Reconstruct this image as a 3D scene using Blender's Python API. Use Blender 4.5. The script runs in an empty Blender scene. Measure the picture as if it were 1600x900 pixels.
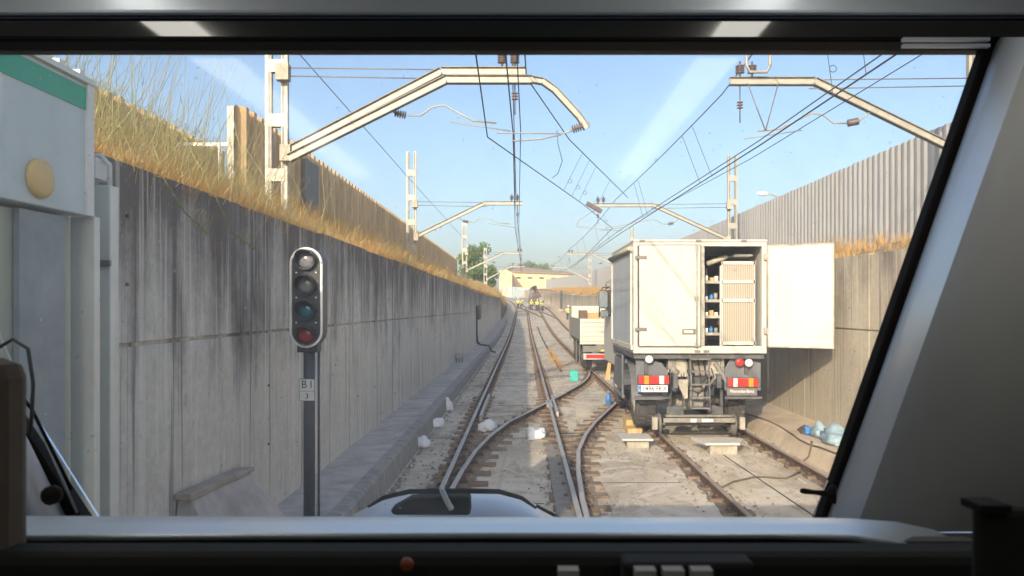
import bpy, bmesh, math, random
from mathutils import Vector, Matrix
random.seed(7)
R = math.radians
scene = bpy.context.scene
col = scene.collection
# ------------------------------------------------------------------ camera
cam = bpy.data.cameras.new('camera'); camo = bpy.data.objects.new('camera', cam); col.objects.link(camo)
EYE = 2.3; F = 1164.0; VX, VY = 818.0, 480.0
camo.location = (0, 0, EYE); camo.rotation_euler = (R(90), 0, 0)
cam.sensor_width = 36; cam.lens = 36*F/1600; cam.shift_x = -(VX-800)/1600; cam.shift_y = (VY-450)/1600
cam.clip_start = .05; cam.clip_end = 5000
cam.dof.use_dof = True; cam.dof.focus_distance = 15; cam.dof.aperture_fstop = 9
scene.camera = camo
scene.render.resolution_x = 1024; scene.render.resolution_y = 576
# ------------------------------------------------------------------ light
SUN = Vector((1.15, 3.45, -1.42)).normalized()
w = bpy.data.worlds.new('World'); scene.world = w; w.use_nodes = True
nt = w.node_tree; nt.nodes.clear()
sky = nt.nodes.new('ShaderNodeTexSky'); sky.sky_type = 'NISHITA'; sky.sun_disc = False
sky.sun_elevation = math.asin(-SUN.z); sky.sun_rotation = math.atan2(-SUN.x, -SUN.y)
sky.air_density = 1.0; sky.dust_density = 4.2; sky.ozone_density = 2.1; sky.altitude = 200
bg = nt.nodes.new('ShaderNodeBackground'); bg.inputs[1].default_value = .15
wo = nt.nodes.new('ShaderNodeOutputWorld')
nt.links.new(sky.outputs[0], bg.inputs[0]); nt.links.new(bg.outputs[0], wo.inputs[0])
sl = bpy.data.lights.new('sun', 'SUN'); sl.energy = 3.3; sl.angle = R(.5); sl.color = (1, .83, .63)
so = bpy.data.objects.new('sun', sl); col.objects.link(so); so.rotation_euler = SUN.to_track_quat('-Z', 'Y').to_euler()
scene.view_settings.view_transform = 'Standard'; scene.view_settings.look = 'None'
scene.view_settings.exposure = 0.93; scene.view_settings.gamma = 1

# ------------------------------------------------------------------ helpers
def W(px, py, Y):            # a point seen at (px,py) that stands Y metres ahead
    return Vector(((px-VX)/F*Y, Y, EYE-(py-VY)/F*Y))
def tag(o, label=None, cat=None, group=None, kind=None):
    if label: o['label'] = label
    if cat: o['category'] = cat
    if group: o['group'] = group
    if kind: o['kind'] = kind
    return o
def empty(name, loc, label, cat, group=None):
    o = bpy.data.objects.new(name, None); col.objects.link(o); o.location = loc
    o.empty_display_size = .2
    return tag(o, label, cat, group)
def worldloc(o):
    v = Vector(o.location)
    while o.parent: o = o.parent; v = v+Vector(o.location)
    return v
class MB:
    def __init__(s): s.v = []; s.f = []; s.m = []; s.mi = 0; s.sm = []; s.smooth = False
    def face(s, idx): s.f.append(idx); s.m.append(s.mi); s.sm.append(s.smooth)
    def quad(s, a, b, c, d):
        n = len(s.v); s.v += [tuple(a), tuple(b), tuple(c), tuple(d)]; s.face((n, n+1, n+2, n+3)); return s
    def tri(s, a, b, c):
        n = len(s.v); s.v += [tuple(a), tuple(b), tuple(c)]; s.face((n, n+1, n+2)); return s
    def box(s, x0, x1, y0, y1, z0, z1, rot=None, about=None):
        if x0 > x1: x0, x1 = x1, x0
        if y0 > y1: y0, y1 = y1, y0
        if z0 > z1: z0, z1 = z1, z0
        n = len(s.v); pts = [Vector(p) for p in ((x0,y0,z0),(x1,y0,z0),(x1,y1,z0),(x0,y1,z0),(x0,y0,z1),(x1,y0,z1),(x1,y1,z1),(x0,y1,z1))]
        if rot is not None:
            c = Vector(about) if about is not None else Vector(((x0+x1)/2, (y0+y1)/2, (z0+z1)/2))
            pts = [c+rot @ (p-c) for p in pts]
        s.v += [tuple(p) for p in pts]
        for q in ((0,3,2,1),(4,5,6,7),(0,1,5,4),(1,2,6,5),(2,3,7,6),(3,0,4,7)): s.face(tuple(n+i for i in q))
        return s
    def bar(s, p0, p1, w_, h_, up=(0,0,1)):
        p0 = Vector(p0); p1 = Vector(p1); d = (p1-p0).normalized(); up = Vector(up)
        if abs(d.dot(up)) > .98: up = Vector((0,1,0))
        sx = d.cross(up).normalized(); uz = sx.cross(d).normalized(); n = len(s.v)
        for p in (p0, p1):
            for a, b in ((-1,-1),(1,-1),(1,1),(-1,1)): s.v.append(tuple(p+sx*a*w_/2+uz*b*h_/2))
        for q in ((3,2,1,0),(4,5,6,7),(0,1,5,4),(1,2,6,5),(2,3,7,6),(3,0,4,7)): s.face(tuple(n+i for i in q))
        return s
    def cyl(s, p0, p1, r, r1=None, n=12, cap=True):
        return s.tube([p0, p1], [r, r if r1 is None else r1], n, cap)
    def tube(s, pts, r, n=6, cap=True):
        pts = [Vector(p) for p in pts]; k = len(pts); rs = r if isinstance(r, (list, tuple)) else [r]*k
        base = len(s.v); prev = None; sm = s.smooth; s.smooth = n > 4
        for i, p in enumerate(pts):
            d = (pts[min(i+1,k-1)]-pts[max(i-1,0)])
            d = d.normalized() if d.length > 1e-9 else Vector((0,0,1))
            if prev is None:
                a = Vector((0,0,1)) if abs(d.z) < .9 else Vector((0,1,0)); sx = d.cross(a).normalized()
            else:
                sx = (prev-d*prev.dot(d)).normalized()
            prev = sx; sy = d.cross(sx)
            for j in range(n):
                t = 2*math.pi*j/n; s.v.append(tuple(p+(sx*math.cos(t)+sy*math.sin(t))*rs[i]))
        for i in range(k-1):
            for j in range(n):
                a = base+i*n+j; b = base+i*n+(j+1)%n; s.face((a, b, b+n, a+n))
        s.smooth = False
        if cap:
            s.face(tuple(base+j for j in reversed(range(n)))); s.face(tuple(base+(k-1)*n+j for j in range(n)))
        s.smooth = sm; return s
    def sweep(s, pts, prof, mats=None, cap=True):
        """profile (x,z) swept along a path, kept upright"""
        pts = [Vector(p) for p in pts]; k = len(pts); n = len(prof); base = len(s.v)
        for i, p in enumerate(pts):
            d = pts[min(i+1,k-1)]-pts[max(i-1,0)]; d.z = 0; d.normalize(); sx = Vector((d.y, -d.x, 0))
            for (a, b) in prof: s.v.append(tuple(p+sx*a+Vector((0,0,b))))
        for i in range(k-1):
            for j in range(n):
                a = base+i*n+j; b = base+i*n+(j+1)%n
                s.mi = mats[j] if mats else s.mi
                s.face((a, b, b+n, a+n))
        if cap: s.face(tuple(base+j for j in reversed(range(n)))); s.face(tuple(base+(k-1)*n+j for j in range(n)))
        return s
    def prism(s, poly, axis, a0, a1):
        """poly in the plane across axis: 'x' -> (y,z), 'y' -> (x,z), 'z' -> (x,y)"""
        def P(p, a): return {'x': (a,p[0],p[1]), 'y': (p[0],a,p[1]), 'z': (p[0],p[1],a)}[axis]
        n = len(poly); b = len(s.v); s.v += [P(p, a0) for p in poly]+[P(p, a1) for p in poly]
        s.face(tuple(b+i for i in range(n))); s.face(tuple(b+n+i for i in reversed(range(n))))
        for i in range(n): s.face((b+i, b+n+i, b+n+(i+1)%n, b+(i+1)%n))
        return s
    def lathe(s, c, ax, prof, n=16):
        """profile [(distance along axis, radius)]"""
        c = Vector(c); ax = Vector(ax).normalized()
        return s.tube_r([c+ax*t for t, r in prof], [r for t, r in prof], ax, n)
    def tube_r(s, pts, rs, ax, n):
        a = Vector((0,0,1)) if abs(ax.z) < .9 else Vector((0,1,0)); sx = ax.cross(a).normalized(); sy = ax.cross(sx)
        base = len(s.v); sm = s.smooth; s.smooth = True
        for p, r in zip(pts, rs):
            for j in range(n):
                t = 2*math.pi*j/n; s.v.append(tuple(p+(sx*math.cos(t)+sy*math.sin(t))*max(r, 1e-4)))
        for i in range(len(pts)-1):
            for j in range(n):
                a_ = base+i*n+j; b = base+i*n+(j+1)%n; s.face((a_, b, b+n, a_+n))
        s.face(tuple(base+j for j in reversed(range(n)))); s.face(tuple(base+(len(pts)-1)*n+j for j in range(n)))
        s.smooth = sm; return s
    def build(s, name, mats, parent=None, origin=None, bevel=0, label=None, fix=True):
        me = bpy.data.meshes.new(name)
        if parent is not None: o0 = worldloc(parent)
        elif origin is not None: o0 = Vector(origin)
        else: o0 = Vector((0,0,0))
        me.from_pydata([tuple(Vector(v)-o0) for v in s.v], [], s.f)
        if not isinstance(mats, (list, tuple)): mats = [mats]
        for m in mats: me.materials.append(m)
        for i, p in enumerate(me.polygons): p.material_index = min(s.m[i], len(mats)-1); p.use_smooth = s.sm[i]
        if fix:
            bm = bmesh.new(); bm.from_mesh(me); bmesh.ops.recalc_face_normals(bm, faces=bm.faces); bm.to_mesh(me); bm.free()
        me.update()
        o = bpy.data.objects.new(name, me); col.objects.link(o)
        if parent is not None: o.parent = parent
        else: o.location = o0
        if bevel:
            b = o.modifiers.new('bevel', 'BEVEL'); b.width = bevel; b.segments = 2; b.limit_method = 'ANGLE'; b.angle_limit = R(40)
        if label: o['label'] = label
        return o

# ------------------------------------------------------------------ materials
class N:
    """tiny node wrapper"""
    def __init__(s, name):
        s.mat = bpy.data.materials.new(name); s.mat.use_nodes = True; s.t = s.mat.node_tree
        s.b = s.t.nodes['Principled BSDF']; s.co = s.t.nodes.new('ShaderNodeTexCoord')
    def link(s, a, b): s.t.links.new(a, b)
    def noise(s, scale=5, detail=4, rough=.6, vec=(1,1,1), off=(0,0,0), out='Fac', dist=0):
        mp = s.t.nodes.new('ShaderNodeMapping'); mp.inputs['Scale'].default_value = vec; mp.inputs['Location'].default_value = off
        s.link(s.co.outputs['Object'], mp.inputs[0])
        n = s.t.nodes.new('ShaderNodeTexNoise'); n.inputs['Scale'].default_value = scale; n.inputs['Detail'].default_value = detail
        n.inputs['Roughness'].default_value = rough; n.inputs['Distortion'].default_value = dist; s.link(mp.outputs[0], n.inputs[0]); return n.outputs[out]
    def ramp(s, fac, stops):
        r = s.t.nodes.new('ShaderNodeValToRGB'); e = r.color_ramp.elements
        while len(e) < len(stops): e.new(.5)
        for i, (p, c) in enumerate(stops): e[i].position = p; e[i].color = (c, c, c, 1) if isinstance(c, (int, float)) else (*c, 1)
        s.link(fac, r.inputs[0]); return r.outputs[0]
    def mix(s, fac, a, b, mode='MIX'):
        m = s.t.nodes.new('ShaderNodeMix'); m.data_type = 'RGBA'; m.blend_type = mode
        for v, i in ((fac, 0), (a, 6), (b, 7)):
            if hasattr(v, 'is_output'): s.link(v, m.inputs[i])
            elif i == 0: m.inputs[0].default_value = v
            else: m.inputs[i].default_value = (*v, 1) if len(v) == 3 else v
        return m.outputs[2]
    def math(s, op, a, b=0):
        m = s.t.nodes.new('ShaderNodeMath'); m.operation = op
        for v, i in ((a, 0), (b, 1)):
            if hasattr(v, 'is_output'): s.link(v, m.inputs[i])
            else: m.inputs[i].default_value = v
        return m.outputs[0]
    def xyz(s):
        x = s.t.nodes.new('ShaderNodeSeparateXYZ'); s.link(s.co.outputs['Object'], x.inputs[0]); return x.outputs
    def bump(s, h, strength=.3, dist=.02):
        b = s.t.nodes.new('ShaderNodeBump'); b.inputs['Strength'].default_value = strength; b.inputs['Distance'].default_value = dist
        s.link(h, b.inputs['Height']); s.link(b.outputs[0], s.b.inputs['Normal'])
    def set(s, color=None, rough=None, metal=None, spec=None):
        for v, k in ((color, 'Base Color'), (rough, 'Roughness'), (metal, 'Metallic'), (spec, 'Specular IOR Level')):
            if v is None: continue
            if hasattr(v, 'is_output'): s.link(v, s.b.inputs[k])
            elif k == 'Base Color': s.b.inputs[k].default_value = (*v, 1)
            else: s.b.inputs[k].default_value = v
        return s.mat
def simple(name, c, rough=.6, metal=0, var=.25, scale=6, dirt=None, vec=(1,1,1), bump=0):
    n = N(name); f = n.noise(scale, 5, .65, vec)
    d = tuple(x*(1-var) for x in c); l = tuple(min(1, x*(1+var*.6)) for x in c)
    c_ = n.ramp(f, [(.3, d), (.7, l)])
    if dirt:
        g = n.ramp(n.noise(scale*.5, 6, .75, (vec[0], vec[1], vec[2]*.4), (3,1,2)), [(.5, 0.), (.75, 1.)])
        c_ = n.mix(n.math('MULTIPLY', g, .7), c_, dirt)
    if bump: n.bump(n.noise(scale*6, 4, .7), bump, .01)
    return n.set(c_, rough, metal)
def concrete_wall(name, light, dark, ztop, amount, brown=(.15,.12,.10)):
    n = N(name); z = n.xyz()[2]
    fine = n.noise(1, 7, .72, (1, 2.6, .28), dist=.3); broad = n.noise(1, 3, .6, (1, .8, .16), (0,4,0), dist=.4); grain = n.noise(14, 6, .75)
    thin = n.noise(1, 2, .5, (1, 16, .3), (0,9,0)); blot = n.noise(1.6, 6, .72, (1, 1, .7), (0, 2, 5))
    # dirt runs down from the coping: wider and darker high up on the wall
    h = n.math('MULTIPLY', n.math('SUBTRACT', z, ztop-2.2), .42)
    run = n.math('ADD', n.math('ADD', n.math('MULTIPLY', fine, 1.1), n.math('MULTIPLY', broad, .7)), n.math('MULTIPLY', h, .55))
    run = n.math('ADD', run, n.math('MULTIPLY', blot, .6))
    run = n.math('MULTIPLY', n.math('SUBTRACT', run, .125), .5)
    m = n.ramp(run, [((1.02 - amount)/2, 0.), ((1.36 - amount)/2, 1.)])
    base = n.ramp(grain, [(.3, tuple(c*.8 for c in light)), (.7, tuple(c*1.12 for c in light))])
    base = n.mix(n.ramp(blot, [(.42, 0.), (.72, .55)]), base, tuple(c*.62 for c in light))
    c = n.mix(m, base, n.mix(n.ramp(broad, [(.4, 0.), (.6, 1.)]), dark, brown))
    c = n.mix(n.ramp(thin, [(.60, 0.), (.66, .45)]), c, tuple(min(1, x*1.25) for x in light))
    c = n.mix(n.ramp(thin, [(.33, .7), (.40, 0.)]), c, tuple(x*.7 for x in dark))
    c = n.mix(n.ramp(n.noise(45, 3, .6), [(.64, 0.), (.7, .4)]), c, tuple(min(1, x*1.3) for x in light))
    n.bump(n.math('ADD', grain, n.noise(60, 3, .7)), .25, .01)
    return n.set(c, .92)
M = {}
M['wall_l'] = concrete_wall('concrete_wall_left', (.68,.645,.565), (.18,.16,.15), 3.25, -.21)
M['wall_r'] = concrete_wall('concrete_wall_right', (.52,.455,.35), (.30,.265,.21), 3.15, -.42)
def slab_mat():
    n = N('track_slab_concrete')
    a = n.noise(.55, 7, .7, (1,.6,1)); b = n.noise(5, 8, .75); g = n.noise(60, 4, .7); s = n.noise(1.3, 8, .78, (2.2,.5,1), (5,2,0), dist=.6)
    c = n.ramp(a, [(.3, (.34,.29,.22)), (.5, (.54,.465,.36)), (.68, (.72,.64,.51))])
    c = n.mix(n.ramp(s, [(.5, 0.), (.6, .8)]), c, (.30,.25,.19))
    c = n.mix(n.ramp(n.noise(.9, 9, .8, (1,1,1), (9,9,0), dist=1.2), [(.52, 0.), (.55, .75)]), c, (.68,.63,.54))
    c = n.mix(n.ramp(b, [(.25, .45), (.5, 0.)]), c, (.28,.24,.19))
    c = n.mix(n.ramp(g, [(.3, .5), (.5, 0.)]), c, (.30,.27,.22))
    v = n.t.nodes.new('ShaderNodeTexVoronoi'); v.feature = 'DISTANCE_TO_EDGE'; v.inputs['Scale'].default_value = .23
    n.link(n.co.outputs['Object'], v.inputs[0])
    c = n.mix(n.ramp(v.outputs[0], [(.002, .25), (.006, 0.)]), c, (.12,.10,.08))
    n.bump(n.math('ADD', g, n.math('MULTIPLY', b, 2)), .3, .012)
    return n.set(c, .9)
M['slab'] = slab_mat()
M['walk'] = simple('walkway_concrete', (.50,.455,.42), .93, 0, .3, 3, (.2,.17,.14), bump=.4)
M['kerb'] = simple('kerb_concrete', (.34,.325,.305), .93, 0, .4, 5, (.1,.095,.09), (1,2.5,.5), .4)
M['walk_r'] = simple('walkway_dusty_concrete', (.52,.43,.32), .93, 0, .25, 2, (.26,.2,.14), bump=.4)
M['ballast'] = simple('brown_gritty_ballast', (.27,.21,.145), .97, 0, .5, 24, (.11,.08,.055), bump=1)
M['earth'] = simple('dry_earth', (.27,.20,.11), .97, 0, .4, 2, (.16,.12,.06), bump=.6)
M['joint'] = simple('dark_joint', (.07,.06,.05), .95)
def rail_side():
    n = N('rusty_rail_side'); f = n.noise(9, 6, .75, (1,.3,1))
    return n.set(n.ramp(f, [(.3, (.07,.04,.028)), (.6, (.16,.095,.06)), (.8, (.22,.16,.11))]), .85, .1)
M['rail_side'] = rail_side()
M['rail_top'] = simple('polished_rail_head', (.46,.43,.39), .5, .4, .2, 8, (.28,.24,.2), (1,.2,1))
M['rail_dull'] = simple('dull_rail_head', (.40,.32,.24), .6, .3, .35, 8, (.2,.12,.07), (1,.2,1))
M['sleeper'] = simple('weathered_brown_sleeper', (.23,.17,.115), .93, 0, .5, 7, (.10,.07,.05), (.5,2,1), .8)
M['clip'] = simple('rusty_fastening', (.13,.075,.05), .85, .3, .5, 12)
M['fence_l'] = simple('tan_weathered_sheet', (.70,.50,.27), .75, 0, .35, 2.2, (.50,.33,.17), (1,1.5,.4))
M['fence_r'] = simple('grey_galvanised_sheet', (.345,.35,.355), .7, .0, .15, 2.2, (.30,.27,.23), (1,1.2,.3))
M['galv'] = simple('galvanised_steel', (.37,.36,.32), .55, .25, .2, 8, (.3,.26,.2))
M['galv_d'] = simple('dark_galvanised_flange', (.2,.19,.17), .6, .3, .3, 8)
M['wire'] = simple('dark_copper_wire', (.085,.095,.12), .6, .4, .3, 10)
M['insul'] = simple('brown_insulator', (.14,.11,.11), .3, 0, .3, 10)
M['black'] = simple('black_painted_metal', (.03,.033,.04), .45, 0, .3, 10)
M['pole'] = simple('blue_grey_painted_pole', (.06,.068,.085), .5, 0, .25, 6)
M['white'] = simple('white_painted_metal', (.80,.79,.75), .4, 0, .06, 5, (.66,.62,.54))
M['truckwhite'] = simple('cream_white_truck_paint', (.53,.52,.475), .45, 0, .05, 2.5, (.44,.41,.345), (1,1,.5))
M['truckpanel'] = simple('blue_grey_side_panel', (.45,.50,.56), .35, 0, .12, 2, (.35,.36,.37), (1,1,.4))
M['chassis'] = simple('dark_grey_chassis', (.10,.105,.11), .7, .1, .4, 9, (.2,.17,.13))
M['guard'] = simple('grey_plastic_mudguard', (.13,.14,.155), .6, 0, .25, 6, (.24,.21,.17))
M['dusty'] = simple('dusty_pale_metal', (.42,.39,.32), .75, .1, .35, 9, (.2,.17,.13))
def tyre():
    n = N('tyre_rubber'); wv = n.noise(30, 2, .5, (1.6,1,1))
    n.bump(n.ramp(wv, [(.45, 0.), (.5, 1.)]), 1, .02)
    return n.set(n.ramp(n.noise(9, 5, .7), [(.3, (.05,.05,.05)), (.7, (.14,.13,.115))]), .9)
M['tyre'] = tyre()
M['beam'] = simple('dusty_grey_beam', (.27,.25,.21), .8, .1, .35, 9, (.14,.12,.1))
M['red'] = simple('red_lens', (.62,.035,.03), .25, 0, .1, 20)
M['orange'] = simple('orange_lens', (.85,.27,.03), .25, 0, .1, 20)
M['lenswhite'] = simple('clear_lens', (.72,.70,.66), .2, 0, .1, 20)
M['plate'] = simple('white_plate', (.82,.82,.80), .4, 0, .04)
M['blue'] = simple('blue_paint', (.05,.22,.55), .4)
M['text'] = simple('dark_lettering', (.02,.02,.025), .5, 0, .1)
M['yellow'] = simple('yellow_paint', (.78,.60,.08), .5, 0, .15)
M['hivis'] = simple('yellow_hi_vis_cloth', (.75,.85,.10), .8, 0, .1)
M['skin'] = simple('skin', (.5,.33,.24), .6, 0, .1)
M['trousers'] = simple('dark_work_trousers', (.05,.055,.075), .85, 0, .2)
M['wood'] = simple('yellow_timber', (.55,.37,.16), .8, 0, .3, 4, (.3,.18,.08), (4,1,1), .3)
M['plastic_w'] = simple('white_plastic_bag', (.78,.79,.82), .45, 0, .1, 12)
M['cyan'] = simple('turquoise_plastic', (.06,.45,.38), .4, 0, .15, 9)
M['bluebag'] = simple('pale_blue_plastic', (.27,.38,.44), .5, 0, .3, 14, (.42,.46,.46))
M['rag'] = simple('brown_rag', (.16,.11,.08), .9, 0, .3, 9)
M['boothgrey'] = simple('blue_grey_booth_panel', (.60,.68,.68), .45, 0, .1, 3, (.35,.42,.42), (1,1,.4))
M['boothgreen'] = simple('green_booth_stripe', (.035,.42,.26), .45, 0, .12, 3)
M['boothlow'] = simple('grey_green_lower_panel', (.44,.47,.36), .5, 0, .25, 2.5, (.36,.36,.26), (1,2,.3))
M['beige'] = simple('beige_lamp_cover', (.76,.54,.22), .5, 0, .12, 5)
M['steelpost'] = simple('pale_steel_post', (.74,.76,.70), .45, .1, .12, 3, (.55,.48,.34), (1,1,.4))
M['perf'] = None
def perf():
    n = N('perforated_cream_panel'); br = n.t.nodes.new('ShaderNodeTexWave'); br.wave_type = 'BANDS'; br.bands_direction = 'X'
    br.inputs['Scale'].default_value = 9.5; n.link(n.co.outputs['Object'], br.inputs[0])
    b2 = n.t.nodes.new('ShaderNodeTexWave'); b2.bands_direction = 'Z'; b2.inputs['Scale'].default_value = 16; n.link(n.co.outputs['Object'], b2.inputs[0])
    f = n.math('MULTIPLY', n.ramp(br.outputs['Fac'], [(.4, 0.), (.55, 1.)]), n.ramp(b2.outputs['Fac'], [(.15, .2), (.3, 1.)]))
    return n.set(n.mix(f, (.46,.41,.33), (.17,.14,.11)), .6)
M['perf'] = perf()
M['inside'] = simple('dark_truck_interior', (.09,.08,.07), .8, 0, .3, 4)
M['yellowwall'] = simple('yellow_render', (.70,.55,.30), .9, 0, .1, .2, (.6,.46,.26))
M['roof'] = simple('brown_roof_tiles', (.30,.22,.16), .9, 0, .2, .5, (.2,.15,.11))
M['glassdark'] = simple('dark_window_glass', (.05,.06,.07), .15)
M['bark'] = simple('bark', (.12,.09,.06), .95, 0, .4, 9)
def leaf(name, a, b, tr=.3):
    n = N(name); f = n.noise(1.2, 5, .7); g = n.noise(25, 2, .6)
    c = n.mix(.5, n.ramp(f, [(.35, a), (.65, b)]), n.ramp(g, [(.3, a), (.7, b)]))
    m = n.set(c, .8)
    t = n.t.nodes.new('ShaderNodeBsdfTranslucent'); n.link(c, t.inputs[0]); mx = n.t.nodes.new('ShaderNodeMixShader'); mx.inputs[0].default_value = tr
    out = n.t.nodes['Material Output']; n.link(n.b.outputs[0], mx.inputs[1]); n.link(t.outputs[0], mx.inputs[2]); n.link(mx.outputs[0], out.inputs[0]); return m
M['drygrass'] = leaf('dry_golden_grass', (.52,.29,.09), (.80,.54,.22), .4)
M['drygrass2'] = leaf('dry_straw_grass', (.58,.40,.15), (.82,.64,.30), .4)
M['broom'] = leaf('green_broom_stems', (.24,.26,.12), (.52,.48,.24), .3)
M['foliage'] = leaf('green_foliage', (.08,.16,.03), (.20,.30,.08))
M['weed'] = leaf('yellow_green_weed', (.20,.22,.06), (.5,.42,.12))
# cab
M['cabgrey'] = simple('pale_grey_cab_moulding', (.76,.82,.90), .55, 0, .05, 4); M['cabgrey'].node_tree.nodes['Principled BSDF'].inputs['Roughness'].default_value = .42; M['cabgrey'].node_tree.nodes['Principled BSDF'].inputs['Metallic'].default_value = .3
M['cabdark'] = simple('charcoal_cab_lining', (.40,.40,.39), .75, 0, .08, 5)
M['cabblack'] = simple('matt_black_desk', (.012,.012,.012), .8, 0, .2, 5)
M['rubber'] = simple('black_rubber_seal', (.014,.011,.010), .7, 0, .2, 8); M['rubber'].node_tree.nodes['Principled BSDF'].inputs['Specular IOR Level'].default_value = .2
M['sill'] = simple('pale_blue_grey_sill', (.74,.80,.88), .5, 0, .04, 3)
M['sill'].node_tree.nodes['Principled BSDF'].inputs['Roughness'].default_value = .36; M['sill'].node_tree.nodes['Principled BSDF'].inputs['Metallic'].default_value = .6
M['nose'] = simple('white_nose_paint', (.88,.90,.92), .35, 0, .04, 3)
def band():
    n = N('glossy_black_band'); n.set((.012,.012,.014), .08); n.b.inputs['IOR'].default_value = 2.3; return n.mat
M['band'] = band()
def glass(name, rough=0.0, boost=1.0):
    m = bpy.data.materials.new(name); m.use_nodes = True; t = m.node_tree; t.nodes.clear()
    o = t.nodes.new('ShaderNodeOutputMaterial'); tr = t.nodes.new('ShaderNodeBsdfTransparent'); gl = t.nodes.new('ShaderNodeBsdfGlossy')
    gl.inputs['Roughness'].default_value = rough; tr.inputs[0].default_value = (.985,.995,.99,1)
    fr = t.nodes.new('ShaderNodeFresnel'); fr.inputs[0].default_value = 1.45
    mx = t.nodes.new('ShaderNodeMixShader'); t.links.new(fr.outputs[0], mx.inputs[0])
    t.links.new(tr.outputs[0], mx.inputs[1]); t.links.new(gl.outputs[0], mx.inputs[2])
    co = t.nodes.new('ShaderNodeTexCoord'); nz = t.nodes.new('ShaderNodeTexNoise'); nz.inputs['Scale'].default_value = 9; nz.inputs['Detail'].default_value = 8; nz.inputs['Roughness'].default_value = .8; t.links.new(co.outputs['Object'], nz.inputs[0])
    rp = t.nodes.new('ShaderNodeMapRange'); rp.inputs[1].default_value = .3; rp.inputs[2].default_value = .75; rp.inputs[3].default_value = .03; rp.inputs[4].default_value = .085; t.links.new(nz.outputs[0], rp.inputs[0])
    du = t.nodes.new('ShaderNodeBsdfTranslucent'); du.inputs[0].default_value = (.9,.88,.84,1); m2 = t.nodes.new('ShaderNodeMixShader')
    n2 = t.nodes.new('ShaderNodeTexNoise'); n2.inputs['Scale'].default_value = 75; n2.inputs['Detail'].default_value = 1; t.links.new(co.outputs['Object'], n2.inputs[0])
    r2 = t.nodes.new('ShaderNodeMapRange'); r2.inputs[1].default_value = .74; r2.inputs[2].default_value = .80; r2.inputs[3].default_value = 0; r2.inputs[4].default_value = .25; t.links.new(n2.outputs[0], r2.inputs[0])
    ad = t.nodes.new('ShaderNodeMath'); ad.operation = 'ADD'; t.links.new(rp.outputs[0], ad.inputs[0]); t.links.new(r2.outputs[0], ad.inputs[1]); t.links.new(ad.outputs[0], m2.inputs[0]); t.links.new(mx.outputs[0], m2.inputs[1]); t.links.new(du.outputs[0], m2.inputs[2]); t.links.new(m2.outputs[0], o.inputs[0]); return m
M['glass'] = glass('windscreen_glass', .075)
def emit(name, c, s):
    m = bpy.data.materials.new(name); m.use_nodes = True; b = m.node_tree.nodes['Principled BSDF']
    b.inputs['Base Color'].default_value = (*c, 1); b.inputs['Emission Color'].default_value = (*c, 1); b.inputs['Emission Strength'].default_value = s; return m
M['tube'] = emit('lit_ceiling_tube', (1,.97,.88), 1.9)
M['orangelamp'] = emit('small_orange_indicator', (.13,.03,.012), .05)

# ------------------------------------------------------------------ long profile of the line
def zt(Y):
    if Y < 45: return 0.0
    if Y < 80: return .0005*(Y-45)**2
    if Y < 235: return .6125+.035*(Y-80)
    return .6125+.035*155
def cx(Y): return 0.0 if Y < 105 else -((min(Y, 420)-105)**2)/2100.0
XWL, XWR = -2.61, 5.48
YL = [-12,-6,0,4,8,12,16,20,25,30,35,40,45,50,55,60,65,70,75,80,85,88,92,100,110,120,130,140,155,170,185,200,215,235,260,300,400,700]
# ------------------------------------------------------------------ ground
def ground():
    g = MB(); rows = []
    for Y in YL:
        z = zt(Y); c = cx(Y); up = 4.25+z*.7
        t = 0 if Y <= 86 else min(1, (Y-86)/40)
        lwz = (3.12+z*.3)*(1-t)+(z+.15)*t
        rows.append([(-900, up-.4), (-60, up), (-8.2+c, up), (-5.1+c, up-.1), (XWL-.25+c, lwz), (XWL-.24+c, z-.2 if Y <= 86 else min(z-.2, lwz)),
                     (XWR+.24+c, z-.2), (XWR+.25+c, 3.02+z*.75), (XWR+1.6+c, 3.4+z*.75), (9.3+c, 3.95+z*.7), (60, up-.2), (900, up-.4)])
    for Y, r in zip(YL, rows):
        for x, z in r: g.v.append((x, Y, z))
    n = len(rows[0])
    for i in range(len(rows)-1):
        for j in range(n-1):
            a = i*n+j; g.face((a, a+1, a+1+n, a+n))
    g.build('ground', M['earth'])['kind'] = 'structure'
ground()
def strip(name, x0, x1, z, mat, y0, y1, kind='structure', step=4, dz=0):
    m = MB(); ys = []; y = y0
    while y < y1: ys.append(y); y += step if y < 60 else 8
    ys.append(y1)
    for a, b in zip(ys[:-1], ys[1:]):
        m.quad((x0+cx(a), a, zt(a)+z), (x1+cx(a), a, zt(a)+z), (x1+cx(b), b, zt(b)+z), (x0+cx(b), b, zt(b)+z))
    o = m.build(name, mat); o['kind'] = kind; return o
SL = -.13
strip('track_slab', XWL+.05, XWR-.05, SL, M['slab'], -6, 330)
# slab joints, thin dark grooves laid a little above
j = MB()
for y in [9.2+4.6*k for k in range(16)]:
    j.box(-1.76, .25, y, y+.025, SL+zt(y)-.01, SL+zt(y)+.004); j.box(1.1, 2.2, y+1.1, y+1.12, SL+zt(y)-.01, SL+zt(y)+.004)
j.sweep([(3.33+.09*math.sin(a*.3), a, SL+.001) for a in range(4, 14)], [(-.012,0),(.012,0),(.012,.004),(-.012,.004)])
o = j.build('slab_joint', M['joint']); o['kind'] = 'structure'
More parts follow.
